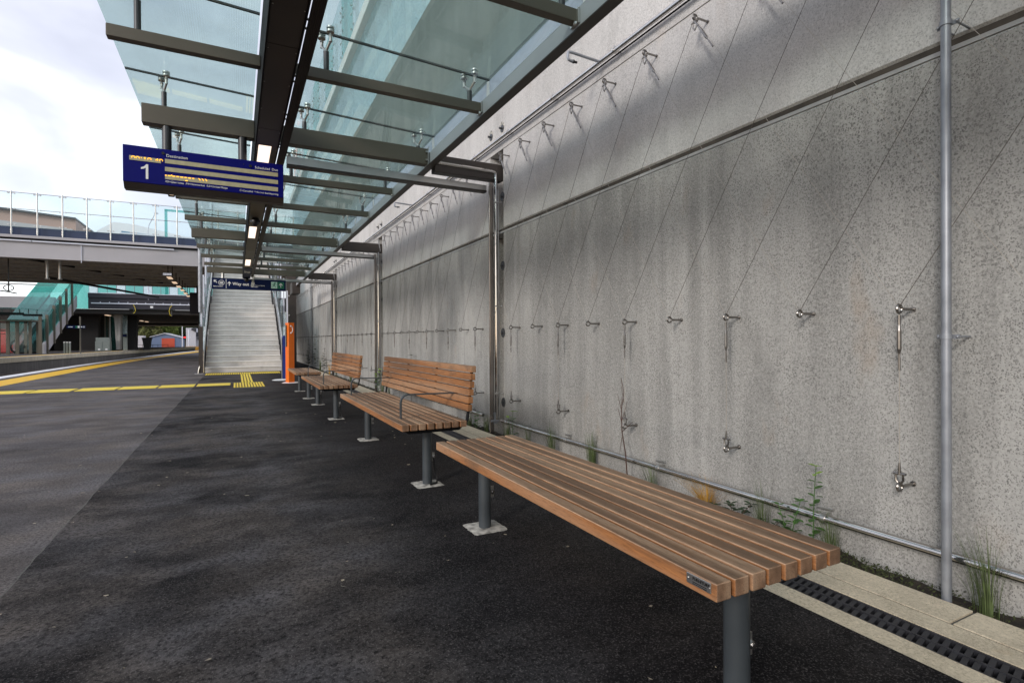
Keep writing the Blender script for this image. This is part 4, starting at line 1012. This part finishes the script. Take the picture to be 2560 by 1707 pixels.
# ================================================================== FAR CONCOURSE BRIDGE
YF = 66
fb = thing('concourse_bridge', (-8, YF, 5), 'charcoal concourse bridge with teal glass above, behind the overbridge', 'bridge')
g = MB(); g.box(-12.95, 8, YF, YF+.5, 4.22, 5.28); g.build('girder', 'far_girder', fb)
g = MB(); g.box(-12.95, 8, YF-.15, YF+.4, 5.283, 5.72, .02); g.build('fascia', 'far_girder', fb)
g = MB(); g.box(-12.95, 8, YF-.2, YF+.1, 5.723, 5.78); g.build('capping', 'far_white', fb)
g = MB(); g.box(-12.7, -3.5, YF-.12, YF-.02, 4.70, 4.80); g.build('cable_duct', 'far_white', fb)
for k in range(12):
    g = MB(); g.box(-12+k*.75, -11.95+k*.75, YF-.1, YF-.02, 4.81, 4.92); g.build('duct_bracket', 'far_white', fb)
g = MB(); g.box(-30, 12, YF+.5, 108, 3.75, 4.20); g.build('deck', 'soffit', fb)
g = MB(); g.box(-30, 12, 100, 108, 3.45, 3.75); g.build('far_beam', 'soffit', fb)
for k in range(18):
    xx = -12.9+k*.75
    g = MB(); g.box(xx, xx+.70, YF, YF+.03, 5.80, 7.6); g.build('pane', 'glass_teal' if k % 3 else 'glass_pale', fb)
    g = MB(); g.box(xx+.71, xx+.74, YF, YF+.08, 5.78, 7.6); g.build('mullion', 'far_girder', fb)
g = MB(); g.box(-7.85, -7.6, YF-.04, YF-.01, 4.36, 4.56); g.build('notice', 'white', fb)
for xx, zz, dx in ((-9.3, 4.1, .22), (-6.0, 3.9, -.2)):
    g = MB(); g.cyl((xx, YF+.2, 4.6), (xx, YF+.2, zz-.35), .035, seg=8); g.build('hanger', 'slate_steel', fb)
    g = MB(); g.tube([(xx+.05, YF-.1, 4.65), (xx+dx*.7, YF-.1, 4.4), (xx+dx, YF-.1, 4.1), (xx+dx*.6, YF-.1, zz-.25), (xx, YF-.1, zz-.3)], .022, 6); g.build('loose_cable', 'yellow', fb)
t = thing('lamp_batten', (-9.5, 70, 3.6), 'dim row of lamps receding under the concourse bridge', 'lamp')
q0, q1 = Vector((-11.9, 69, 3.70)), Vector((-11.1, 92, 3.70))
for k in range(7):
    p = q0.lerp(q1, k/6.5); g = MB(); g.box(p.x-.13, p.x+.13, p.y-.9, p.y+.9, p.z-.06, p.z); g.build('lamp_panel', 'lamp_dim', t)
# columns under the concourse bridge
col_lab = ['wide dark column under the concourse bridge left of the cabinets', 'pale faced column under the concourse bridge right of the cabinets', 'black column at the right end of the station building', 'short black pier standing in front of the blue shed']
for (xa, xb, yy, h, mt), lab in zip(((-14.3, -12.75, 69, 4, 'core_dark'), (-11.2, -10.75, 68.2, 3.9, 'concrete_wall'), (-10.4, -9.6, 70, 4, 'core_dark'), (-9.05, -8.4, 70, 1.35, 'core_dark')), col_lab):
    t = thing('bridge_column', (xa, yy, 0), lab, 'column', 'columns under the concourse bridge')
    g = MB(); g.prism([(xa+.12, 0), (xb-.02, 0), (xb+.05, h*.7), (xb+.15, h), (xa-.1, h), (xa, h*.7)], 'y', yy, yy+1.0); g.build('shaft', mt, t)
    g = MB(); g.box(xa+.02, xb+.02, yy-.05, yy+1.05, 0, .12); g.build('foot', 'soffit', t)
t = thing('station_backdrop', (-17, 75, 0), 'dark core wall behind the columns on the opposite platform', 'wall')
g = MB(); g.box(-20, -10.9, 74, 74.4, 0, 4.2); g.build('wall', 'core_dark', t)
t = thing('lift_shaft', (-12, 70.6, 0), 'teal glass lift shaft behind the grey cabinets', 'lift')
g = MB(); g.box(-12.55, -11.45, 70.8, 71.4, 0, 3.7); g.build('glass', 'glass_teal', t)
g = MB(); g.box(-12.05, -11.97, 70.6, 70.7, 0, 3.7); g.build('light_mullion', 'white', t)
g = MB(); g.box(-12.5, -12.35, 70.6, 70.7, 0, 3.7); g.box(-12.2, -12.12, 70.6, 70.7, 0, 3.7); g.build('frame', 'beam', t)
g = MB(); g.box(-12.6, -11.4, 71.5, 71.6, 0, 3.7); g.build('back', 'beam', t)
t = thing('lift_door', (-10.7, 70.3, 0), 'narrow teal glazed lift entrance between two dark columns', 'lift')
g = MB(); g.box(-10.75, -10.35, 69.6, 69.66, 1.75, 3.75); g.build('glass', 'glass_pale', t)
g = MB(); g.box(-10.75, -10.35, 69.7, 69.8, 0, 3.7); g.build('door', 'cabinet', t)
g = MB(); g.box(-10.75, -10.38, 69.5, 69.6, 1.45, 1.7); g.build('sign', 'sign_navy', t)
t = thing('relay_cabinet', (-12, 67.3, 0), 'grey double door equipment cabinet on the opposite platform', 'cabinet')
g = MB(); g.box(-12.62, -11.4, 67.0, 67.8, 0, .98, .02); g.box(-12.58, -11.42, 67.05, 67.75, .98, 1.36, .02); g.build('body', 'cabinet', t)
for xa, xb in ((-12.58, -12.03), (-11.99, -11.44)):
    g = MB(); g.box(xa, xb, 66.975, 67.0, .06, .93); d_ = g.build('door', 'cabinet', t)
    g = MB(); g.box(xa+.2, xa+.38, 66.96, 66.975, .1, .24); g.build('notice', 'white', d_)

# ================================================================== OPPOSITE PLATFORM FURNITURE
t = thing('glass_shelter', (-15, 55, 0), 'glass waiting shelter with olive posts on the opposite platform', 'shelter')
for xx in (-16.1, -15.55, -15.0, -14.25):
    for yy in (54.2, 56.0):
        g = MB(); g.box(xx-.09, xx+.09, yy-.06, yy+.06, 0, 2.55); g.build('post', 'beam', t)
g = MB(); g.box(-16.6, -14.1, 53.9, 56.4, 2.56, 2.66); g.build('roof', 'beam', t)
for a, b in ((-16.0, -15.65), (-15.45, -15.1), (-14.9, -14.35)):
    g = MB(); g.box(a, b, 54.19, 54.21, .15, 2.4); g.build('pane', 'glass_clear', t)
t = thing('opposite_canopy', (-15, 52.5, 3), 'slim dark canopy with glass top on the opposite platform', 'canopy')
g = MB(); g.box(-18.2, -14.2, 52.4, 52.7, 2.98, 3.16); g.box(-14.2, -13.1, 52.4, 52.6, 2.90, 3.06); g.build('beam', 'black_steel', t)
for k in range(8):
    xx = -16.9+k*.5; g = MB(); g.cyl((xx, 52.5, 3.1), (xx, 52.5, 3.42), .03, seg=8); g.build('glass_post', 'slate_steel', t)
g = MB(); g.prism([(-18, 3.46), (-14.4, 3.46), (-12.7, 3.30), (-12.7, 3.32), (-14.4, 3.48), (-18, 3.48)], 'y', 51.7, 53.4); g.build('roof_pane', 'glass_teal', t)
g = MB(); g.box(-13.3, -13.12, 52.4, 52.55, .0, 2.9); g.build('column', 'beam', t)
# escalator pair with glazed roof
t = thing('escalator', (-15, 58, 0), 'escalator under a sloping teal glass roof on the opposite platform', 'escalator')
def slopebox(xa, xb, ya, yb_, za, zb, h, name, mt):
    g = MB(); g.prism([(ya, za), (yb_, zb), (yb_, zb+h), (ya, za+h)], 'x', xa, xb); return g.build(name, mt, t, smooth=False)
slopebox(-13.95, -13.8, 55.8, 66, -.3, 4.35, 1.1, 'stringer', 'bridge_grey')
slopebox(-13.9, -13.85, 56.2, 70, .85, 7.3, 2.0, 'side_pane', 'glass_teal')
slopebox(-15.95, -15.85, 56.5, 66, .15, 4.6, .75, 'side_panel', 'glass_pale')
slopebox(-15.85, -14.0, 56.5, 66, -.1, 4.3, .25, 'stair_bed', 'soffit')
slopebox(-15.2, -15.05, 56.5, 66, .2, 4.6, .6, 'middle_panel', 'glass_pale')
slopebox(-16.2, -13.75, 56.3, 70, 2.75, 9.35, .05, 'roof_pane', 'glass_teal')
slopebox(-16.2, -16.1, 56.3, 70, .4, 7.0, 2.3, 'far_side_pane', 'glass_teal')
g = MB(); g.box(-14.2, -12.9, 66.2, 66.3, 4.2, 8.6); g.build('end_pane', 'glass_teal', t)
g = MB()
for xs_ in (-15.9, -15.1): g.tube([(xs_, 57.0, .1), (xs_, 56.2, .25), (xs_, 55.9, .6), (xs_, 56.2, .95), (xs_, 57.0, 1.15), (xs_, 66, 5.4)], .07, 8)
g.build('handrail', 'black', t)
for yy in (56.4, 58.3, 60.2, 62.1, 64.0):
    zb = (yy-55.8)*.456; g = MB(); g.box(-13.86, -13.68, yy-.08, yy+.08, max(0, zb-.3), zb+2.9); g.build('post', 'beam', t)
t = thing('platform_sign', (-11.4, 56, 2), 'small navy direction sign on a post on the opposite platform', 'sign')
g = MB(); g.box(-12.2, -11.0, 55, 55.08, 2.04, 2.28); g.build('board', 'sign_navy', t)
g = MB(); g.box(-11.62, -11.5, 54.98, 55, 2.08, 2.24); g.build('exit_symbol', 'green', t); g = MB(); g.box(-11.48, -11.36, 54.98, 55, 2.08, 2.24); g.build('white_symbol', 'white', t)
g = MB(); g.box(-12.1, -11.8, 54.98, 55, 2.14, 2.18); g.box(-11.28, -11.18, 54.98, 55, 2.13, 2.2); g.box(-11.1, -11.05, 54.98, 55, 2.1, 2.22); g.build('lettering', 'white', t)
g = MB(); g.cyl((-11.33, 55.04, 0), (-11.33, 55.04, 3.0), .05, seg=10); g.build('post', 'beam', t)
for k in range(3):
    t = thing('ticket_post', (-12.45+k*.17, 55.5, 0), ['leftmost of three slim grey ticket posts beside the escalator foot', 'middle of three slim grey ticket posts beside the escalator foot', 'rightmost of three slim grey ticket posts beside the escalator foot'][k], 'ticket post', 'ticket posts')
    g = MB(); g.box(-12.5+k*.17, -12.4+k*.17, 55.4, 55.6, 0, .88, .02); g.build('body', 'cabinet', t)
    g = MB(); g.box(-12.5+k*.17, -12.4+k*.17, 55.38, 55.6, .88, .96, .01); g.build('cap', 'white', t)
for k, (xx, w_, h) in enumerate(((-19.0, 1.9, 2.1), (-17.3, 1.7, 1.85))):
    t = thing('wrapped_stack', (xx, 62, 0), ['taller red wrapped stack behind the glass shelter', 'lower red wrapped stack behind the glass shelter'][k], 'wrapped stack', 'red wrapped stacks')
    g = MB(); g.box(xx-w_/2, xx+w_/2, 61, 63, 0, h*.9, .15, 3); g.build('wrap', 'red_panel', t)
    g = MB(); g.box(xx-w_/2-.04, xx+w_/2+.04, 60.95, 63.05, h*.9, h, .05, 2); g.build('top_cover', 'red_panel', t)
t = thing('retaining_block', (-24, 75, 0), 'plain grey concrete wall beyond the opposite platform', 'wall')
g = MB(); g.box(-60, -17.5, 74, 75, 0, 5.75); g.box(-60, -17.5, 73.9, 74, 4.3, 4.5); g.build('wall', 'bridge_grey', t)
g = MB(); g.box(-24.0, -23.2, 74.2, 74.9, 5.75, 9.0); g.box(-60, -17.5, 74.4, 74.5, 7.0, 7.15); g.build('frame', 'white', t)
# ring shaped fixture hanging under the bridge, and its batten
t = thing('ring_fixture', (-8.7, 30.6, 3.3), 'dark ring shaped fixture with a bar hanging under the left of the overbridge', 'fixture')
k_ = 30.6/47
cx_, cz_ = -13.44*k_, 1+3.565*k_
g = MB()
pr = [(cx_+.165*math.cos(2*math.pi*i/28), 30.6, cz_+.12*math.sin(2*math.pi*i/28)) for i in range(29)]
g.tube(pr, .020, 6, caps=False); g.build('ring', 'black', t)
g = MB(); g.box(cx_-.02, cx_+.02, 30.58, 30.62, cz_-.17, 5.0); g.build('bar', 'black', t)
g = MB(); g.tube([(cx_-.5, 30.6, cz_-.10), (cx_+.0, 30.6, cz_-.17), (cx_+.27, 30.6, cz_-.235)], .03, 6); g.build('batten', 'black', t)

# ================================================================== DISTANCE
t = thing('blue_shed', (-13, 130, -.9), 'blue grey gabled shed with red roller door beyond the tracks', 'shed')
g = MB(); g.prism([(-15.4, -.95), (-10.3, -.95), (-10.3, 1.55), (-13.05, 2.4), (-15.4, 1.75)], 'y', 130, 140); g.build('wall', 'shed_blue', t, smooth=False)
g = MB(); g.prism([(-15.6, 1.72), (-13.05, 2.45), (-10.1, 1.6), (-10.1, 1.7), (-13.05, 2.6), (-15.6, 1.85)], 'y', 129.7, 141); g.build('roof', 'shed_roof', t, smooth=False)
g = MB(); g.box(-13.55, -11.3, 129.9, 130, -.95, 1.5); g.build('door', 'door_red', t)
t = thing('terrace_house', (-8.5, 150, 0), 'pale terraced house with dark gables right of the red signal', 'house')
g = MB(); g.box(-10.6, -8.6, 148, 156, -.9, 4.0); g.box(-8.6, -6.3, 149, 156, -.9, 2.6); g.build('wall', 'house', t)
g = MB(); g.prism([(-9.6, 3.6), (-9.1, 4.1), (-8.6, 4.1), (-8.6, 3.0)], 'y', 147.6, 150); g.box(-8.55, -6.8, 148.6, 149, 2.0, 3.0); g.build('roof', 'house_dark', t)
g = MB()
for k in range(4): g.box(-8.3+k*.45, -8.1+k*.45, 148.5, 148.6, 1.2, 1.9)
g.build('window', 'house_dark', t)
t = thing('back_building', (-16.5, 125, 0), 'small pale building seen between the black columns', 'building')
g = MB(); g.box(-17.6, -15.9, 124, 127, -.95, 2.0); g.build('wall', 'house', t)
g = MB(); g.box(-17.4, -16.9, 123.9, 124, .6, 1.4); g.build('window', 'house_dark', t)
for x_, y_, z1, r_, lab in ((-9.8, 128, 4.0, .08, 'tall white pole behind the signal near the shed'), (-8.8, 130, 3.3, .13, 'thick pale pole right of the red signal')):
    t = thing('mast', (x_, y_, -.9), lab, 'pole'); g = MB(); g.cyl((x_, y_, -.95), (x_, y_, z1), r_, seg=10); g.build('pole', 'far_white', t); g = MB(); g.box(x_-.3, x_+.3, y_-.1, y_, 1.6, 1.75); g.build('arm', 'far_white', t)
t = thing('railway_signal', (-7.6, 105, 0), 'railway signal showing a red light at the end of the tracks', 'signal')
g = MB(); g.cyl((-7.7, 105, -.9), (-7.7, 105, 1.5), .05, seg=8); g.build('mast', 'black', t)
g = MB(); g.box(-7.9, -7.5, 104.8, 105.0, 1.25, 2.15, .05); g.build('head', 'black', t)
g = MB(); g.sph((-7.7, 104.75, 1.55), .11, 1, .4, 1, 12); g.build('red_light', 'red_lamp', t)
t = thing('earth_mound', (-10.5, 100, -.9), 'dark earth mound beside the far track', 'mound')
g = MB(); g.sph((-9.0, 101, -1.0), 1.6, 1.7, 1.6, .62, 16); g.build('heap', 'soil', t)
t = thing('barrier_fence', (-12, 112, -.9), 'dark rail fence in front of the blue shed', 'fence')
for xx in [-16+k*.75 for k in range(8)]:
    g = MB(); g.cyl((xx, 112, -.95), (xx, 112, .35), .035, seg=6); g.build('post', 'black_steel', t)
g = MB(); g.cyl((-16, 112, .3), (-10.7, 112, .3), .03, seg=6); g.cyl((-16, 112, -.15), (-10.7, 112, -.15), .03, seg=6); g.build('rail', 'black_steel', t)

def tree(lab, x_, y_, z0, h, rx, n, mt, leaf=.35):
    t = thing('tree', (x_, y_, z0), lab, 'tree', 'trees beyond the station')
    g = MB(); g.tube([(x_, y_, z0), (x_+.05*h, y_, z0+h*.35), (x_, y_, z0+h*.6)], h*.035, 7, r_end=h*.015)
    for k in range(5):
        th = k*1.3; g.tube([(x_, y_, z0+h*.35), (x_+math.cos(th)*rx*.5, y_+math.sin(th)*rx*.5, z0+h*.62)], h*.014, 5, r_end=h*.005)
    g.build('trunk', 'bark', t)
    bm = bmesh.new()
    blobs = [(x_+random.uniform(-.6, .6)*rx, y_+random.uniform(-.6, .6)*rx, z0+h*random.uniform(.35, .88), rx*random.uniform(.28, .48)) for _ in range(14)]
    for _ in range(n):
        bx, by, bz, r_ = random.choice(blobs); d = Vector((random.gauss(0, 1), random.gauss(0, 1), random.gauss(0, .8))).normalized()*r_*random.uniform(.55, 1.05)
        c = Vector((bx, by, bz))+d; u = Vector((random.uniform(-1, 1), random.uniform(-1, 1), random.uniform(-1, 1))).normalized(); v = u.cross(Vector((random.uniform(-1, 1), random.uniform(-1, 1), random.uniform(-1, 1)))).normalized(); s_ = leaf*random.uniform(.5, 1.1)
        bm.faces.new([bm.verts.new(c+u*s_*a+v*s_*b*.6) for a, b in ((-1, 0), (0, -1), (1, 0), (0, 1))])
    g = MB(); g.join(bm); g.build('crown', mt, t, smooth=False, recalc=False)
tree('dark tree at the left of the gap under the bridge', -22, 165, -1, 9, 4.4, 4200, 'tree_c')
tree('olive brown tree behind the shed, left of the bright tree', -18.8, 160, -1, 8.5, 3.0, 3500, 'tree_b')
tree('bright yellow green tree behind the blue shed roof', -15.6, 165, -1, 8, 3.0, 3500, 'tree_d')
tree('mid green tree right of the bright tree behind the shed', -12.6, 170, -1, 8.5, 3.3, 3500, 'tree_a')
tree('dark broad tree behind the house', -11.0, 185, -1, 10, 4.5, 5000, 'tree_c')
tree('tall dark tree filling the left background', -23, 195, -1, 13, 7, 5000, 'tree_c', .5)
g = MB(); g.face([(-60, 100, -.9), (20, 100, -.9), (20, 127, -.9), (-60, 127, -.9)]); struct('road', g, 'kerb')
bm = bmesh.new()
for _ in range(5000):
    x_, y_ = random.uniform(-22, 0), random.uniform(114, 124); h = random.uniform(.2, .7)*(1.4 if x_ > -8.6 else .8)
    a = Vector((x_, y_, -.92)); bm.faces.new([bm.verts.new(a+Vector((-.06, 0, 0))), bm.verts.new(a+Vector((.06, 0, 0))), bm.verts.new(a+Vector((random.uniform(-.12, .12), 0, h)))])
g = MB(); g.join(bm); tag(g.build('rough_grass', 'grass_gold', recalc=False, smooth=False), 'dry yellow rough grass beyond the tracks', 'grass', kind='stuff')

# buildings seen over the overbridge
t = thing('brown_building', (-18, 70, 0), 'long brown building behind the glass screen of the overbridge', 'building')
g = MB(); g.prism([(-34, 10), (-14.7, 10), (-14.7, 13.55), (-20.6, 14.0), (-34, 15)], 'y', 70, 80); g.build('wall', 'brown_block', t, smooth=False)
g = MB(); g.prism([(-34, 10), (-14.9, 10), (-14.9, 12.5), (-20.6, 12.9), (-34, 13.6)], 'y', 69.7, 70); g.build('lower_band', 'bridge_grey', t, smooth=False)
g = MB(); g.prism([(-34, 15), (-20.6, 14.0), (-14.6, 13.55), (-14.6, 13.68), (-20.6, 14.15), (-34, 15.2)], 'y', 69.5, 80.2); g.build('roof', 'slate_steel', t, smooth=False)
t = thing('white_marquee', (-10, 72, 0), 'white peaked marquee behind the overbridge screen', 'marquee')
g = MB(); g.prism([(-14.6, 11), (-1.0, 11), (-1.0, 12.6), (-4.0, 13.3), (-10.5, 14.6), (-12.5, 14.7), (-14.0, 13.6), (-14.6, 12.6)], 'y', 76, 84); g.build('canvas', 'white_tent', t, smooth=False)
g = MB(); g.box(-14.4, -14.0, 75.8, 76, 11, 13.2); g.box(-13.4, -13.1, 75.8, 76, 11, 13.2); g.build('leg', 'glass_pale', t)
t = thing('blue_awning', (-7, 71, 0), 'low blue awning behind the overbridge screen near the canopy', 'awning')
g = MB(); g.prism([(-11.0, 11), (-3.5, 11), (-3.5, 12.6), (-8.0, 12.7), (-11.0, 12.9)], 'y', 71, 74); g.build('sheet', 'blue_awning', t, smooth=False)
g = MB(); g.box(-11.1, -3.4, 70.9, 71, 12.58, 12.72); g.build('trim', 'far_white', t)
t = thing('street_lamp', (-8.0, 66, 5), 'thin leaning lamp pole behind the overbridge screen', 'street lamp')
g = MB(); g.tube([(-8.0, 66, 5.2), (-8.0, 66, 12.3), (-7.9, 66, 12.9), (-7.35, 66, 14.1)], .05, 6); g.build('pole', 'far_white', t); g = MB(); g.box(-7.45, -7.1, 65.9, 66.1, 14.05, 14.2); g.build('head', 'far_white', t)
t = thing('gantry_post', (-6.5, 66, 5), 'square teal gantry frame above the overbridge near the canopy', 'gantry')
g = MB(); g.box(-6.55, -6.3, 66, 66.2, 5.2, 14.6); g.build('post', 'glass_teal', t); g = MB(); g.box(-6.55, -4.3, 66, 66.2, 14.45, 14.65); g.build('arm', 'glass_teal', t)

# ================================================================== PLANTS AT THE WALL FOOT
def grass_tuft(lab, x_, y_, h, n, mt='grass', spread=.10, lean=(0, 0)):
    n = int(n*1.3)
    bm = bmesh.new()
    for _ in range(n):
        th = random.uniform(0, 6.28); r0 = random.uniform(0, .03); hh = h*random.uniform(.45, 1.0); sp = spread*random.uniform(.2, 1.3)
        p = Vector((x_+math.cos(th)*r0, y_+math.sin(th)*r0*1.6, -.03)); d = Vector((math.cos(th)*sp*.5+lean[0], math.sin(th)*sp+lean[1], 0)); side = Vector((-math.sin(th), math.cos(th), 0))*random.uniform(.0010, .0020)
        prev = None
        for k in range(5):
            f = k/4; q = p+d*f*f+Vector((0, 0, hh*(f-.12*f*f))); q.x = min(q.x, WX-.006); ww = side*(1-f*.85); a, b = bm.verts.new(q-ww), bm.verts.new(q+ww)
            if prev: bm.faces.new((prev[0], prev[1], b, a))
            prev = (a, b)
    g = MB(); g.join(bm); o = g.build('grass_tuft', mt, recalc=False, smooth=False); tag(o, lab, 'grass', 'grass tufts at the foot of the wall'); return o
tufts = [(.95, .38, 75, 'grass', 'tall green grass tuft right of the galvanised pole'), (1.55, .26, 70, 'grass', 'grass tuft right of the leafy shoot with bright tip'),
 (1.90, .34, 45, 'grass', 'thin grass tuft left of the leafy shoot with bright tip'), (2.30, .24, 120, 'grass_gold', 'golden dry grass tuft behind the nearest bench'),
 (2.75, .25, 60, 'grass', 'thin grass tuft left of the golden grass'), (3.46, .36, 110, 'grass', 'grass tuft behind the middle of the nearest bench, left of the dead twig'),
 (4.0, .36, 80, 'grass', 'tall wispy grass tuft second from the stainless post'), (4.45, .28, 50, 'grass', 'short grass tuft third from the stainless post'), (4.85, .26, 80, 'grass', 'short grass tuft just right of the nearest stainless post'),
 (5.45, .24, 80, 'grass', 'grass tuft just left of the nearest stainless post'), (5.9, .22, 80, 'grass', 'grass tuft behind the near end of the nearer backed bench'),
 (9.6, .25, 60, 'grass', 'grass tuft between the two backed benches'), (10.1, .30, 70, 'grass', 'grass tuft left of the second stainless post'),
 (13.4, .4, 80, 'grass', 'green grass tuft right of the farther stainless post foot'), (16.5, .45, 90, 'grass_gold', 'yellowish grass tuft behind the small far bench'), (18.6, .5, 120, 'grass', 'grass clump at the far end beside the orange help point')]
for y_, h, n, mt, lab in tufts: grass_tuft(lab, 2.45+random.uniform(-.02, .03), y_, h, n, mt, .065 if mt == 'grass' else .2, (0, .02))

def leafy(lab, x_, y_, h, pairs, size, mt='leaf', tip=False, nst=1, lean=0):
    t = thing('leafy_plant', (x_, y_, -.03), lab, 'plant', 'leafy weeds at the foot of the wall')
    g = MB(); lf = bmesh.new(); lt = bmesh.new()
    for s_ in range(nst):
        hh = h*(1-.25*s_*random.uniform(.6, 1.1)); oy = (s_-(nst-1)/2)*size*1.4; bend = random.uniform(-.03, .03)+lean
        pts = [Vector((x_+bend*.3*f, y_+oy*f+bend*f*f, -.03+hh*f)) for f in (0, .25, .5, .75, 1)]
        g.tube(pts, .0028, 5, r_end=.0015)
        for k in range(pairs):
            f = .22+.78*k/(pairs-1) if pairs > 1 else 1
            i = min(int(f*4), 3); u = f*4-i; p = pts[i].lerp(pts[i+1], u); base = k*1.57+s_
            for q in range(2 if f < .98 else 4):
                th = base+q*(math.pi if f < .98 else 1.57)+random.uniform(-.3, .3); d = Vector((math.cos(th)*.7, math.sin(th), random.uniform(.05, .45))).normalized(); sd_ = d.cross(Vector((0, 0, 1))).normalized(); L_ = size*random.uniform(.75, 1.15)*(1-.35*f)
                tgt = lt if (tip and f > .85) else lf
                c = [p, p+d*L_*.35+sd_*L_*.26, p+d*L_*.7+sd_*L_*.22-Vector((0, 0, L_*.05)), p+d*L_-Vector((0, 0, L_*.15)), p+d*L_*.7-sd_*L_*.22-Vector((0, 0, L_*.05)), p+d*L_*.35-sd_*L_*.26]
                mid = p+d*L_*.5+Vector((0, 0, -L_*.06))
                for cc in c: cc.x = min(cc.x, WX-.004)
                mid.x = min(mid.x, WX-.004)
                vs = [tgt.verts.new(cc) for cc in c]; mv = tgt.verts.new(mid)
                for a in range(6): tgt.faces.new((vs[a], vs[(a+1) % 6], mv))
    g.build('stem', 'twig' if mt == 'leaf_dark' else 'leaf', t)
    g = MB(); g.join(lf); g.build('foliage', mt, t, recalc=False)
    if tip: g = MB(); g.join(lt); g.build('young_foliage', 'leaf_new', t, recalc=False)
    else: lt.free()
leafy('upright leafy shoot with a bright green tip behind the end of the nearest bench', 2.44, 1.62, .42, 10, .062, 'leaf', True)
leafy('shorter dark leafy shoot left of the bright tipped shoot', 2.42, 1.73, .24, 7, .065, 'leaf', False, 2)
leafy('low round dark leafy weed left of the bright tipped shoot', 2.42, 2.07, .15, 6, .075, 'leaf_dark', False, 3)
leafy('small leafy weed under the pipe behind the nearest bench', 2.43, 1.87, .10, 5, .045, 'leaf_dark', False, 3)
leafy('broad leafed young weed at the foot of the nearest stainless post', 2.45, 4.80, .30, 4, .085, 'leaf', True, 2, .04)
leafy('dark leafy weed left of the nearest stainless post foot', 2.41, 5.58, .20, 5, .07, 'leaf', False, 2)
leafy('dark leafy tip showing above the backrest of the nearer backed bench', 2.45, 8.25, .78, 8, .09, 'leaf_dark')
leafy('bright leafy weed showing between the two backed benches', 2.42, 10.35, .46, 7, .13, 'leaf', True, 2)
leafy('leafy weed seen over the armrest of the farther backed bench', 2.44, 15.4, .62, 8, .13, 'leaf', False, 2)
leafy('dark bushy weed between the help point and the farther backed bench', 2.44, 17.7, .75, 9, .14, 'leaf_dark', False, 3)
leafy('tall dark weed just right of the orange help point', 2.44, 19.8, 1.2, 12, .16, 'leaf_dark', False, 2)
leafy('bushy weed against the orange help point', 2.42, 21.6, .85, 10, .17, 'leaf_dark', False, 3)
# dead twig climbing a low anchor
t = thing('dead_twig', (2.44, 3.0, -.03), 'bare brown twig climbing the low anchor bolt behind the nearest bench', 'twig')
g = MB(); yb_ = 3.02
g.tube([(2.43, yb_-.05, -.02), (2.425, yb_-.03, .2), (2.42, yb_, .34), (2.42, yb_+.005, .5), (2.43, yb_-.01, .62), (2.43, yb_+.02, .72)], .005, 5, r_end=.002)
for a, b in (((2.42, yb_, .38), (2.44, yb_+.03, .58)), ((2.42, yb_, .42), (2.43, yb_-.05, .56)), ((2.43, yb_-.01, .55), (2.44, yb_+.03, .66)), ((2.42, yb_, .30), (2.43, yb_+.04, .18)), ((2.42, yb_, .48), (2.43, yb_+.06, .60)), ((2.42, yb_, .34), (2.44, yb_-.09, .42)), ((2.42, yb_, .40), (2.44, yb_+.07, .50))): g.tube([a, b], .003, 4, r_end=.0014)
g.build('stem', 'twig', t)
# ground cover: moss and litter on the soil
bm = bmesh.new()
for _ in range(5200):
    y_ = random.choice((random.uniform(.2, 7), random.uniform(7, 20), random.gauss(1.5, .25), random.gauss(2.3, .2))); x_ = random.uniform(2.375, 2.525); s_ = random.uniform(.003, .009)*(1+max(0, y_-5)*.08)
    c = Vector((x_, y_, -.022+random.uniform(0, .03))); u = Vector((random.uniform(-1, 1), random.uniform(-1, 1), random.uniform(-.3, 1))).normalized()*s_; v = Vector((random.uniform(-1, 1), random.uniform(-1, 1), random.uniform(-.3, .3))).normalized()*s_*.6
    bm.faces.new([bm.verts.new(c-u), bm.verts.new(c+v), bm.verts.new(c+u), bm.verts.new(c-v)])
g = MB(); g.join(bm); tag(g.build('ground_cover', 'moss', recalc=False, smooth=False), 'moss and leaf litter on the soil strip below the wall', 'moss', kind='stuff')
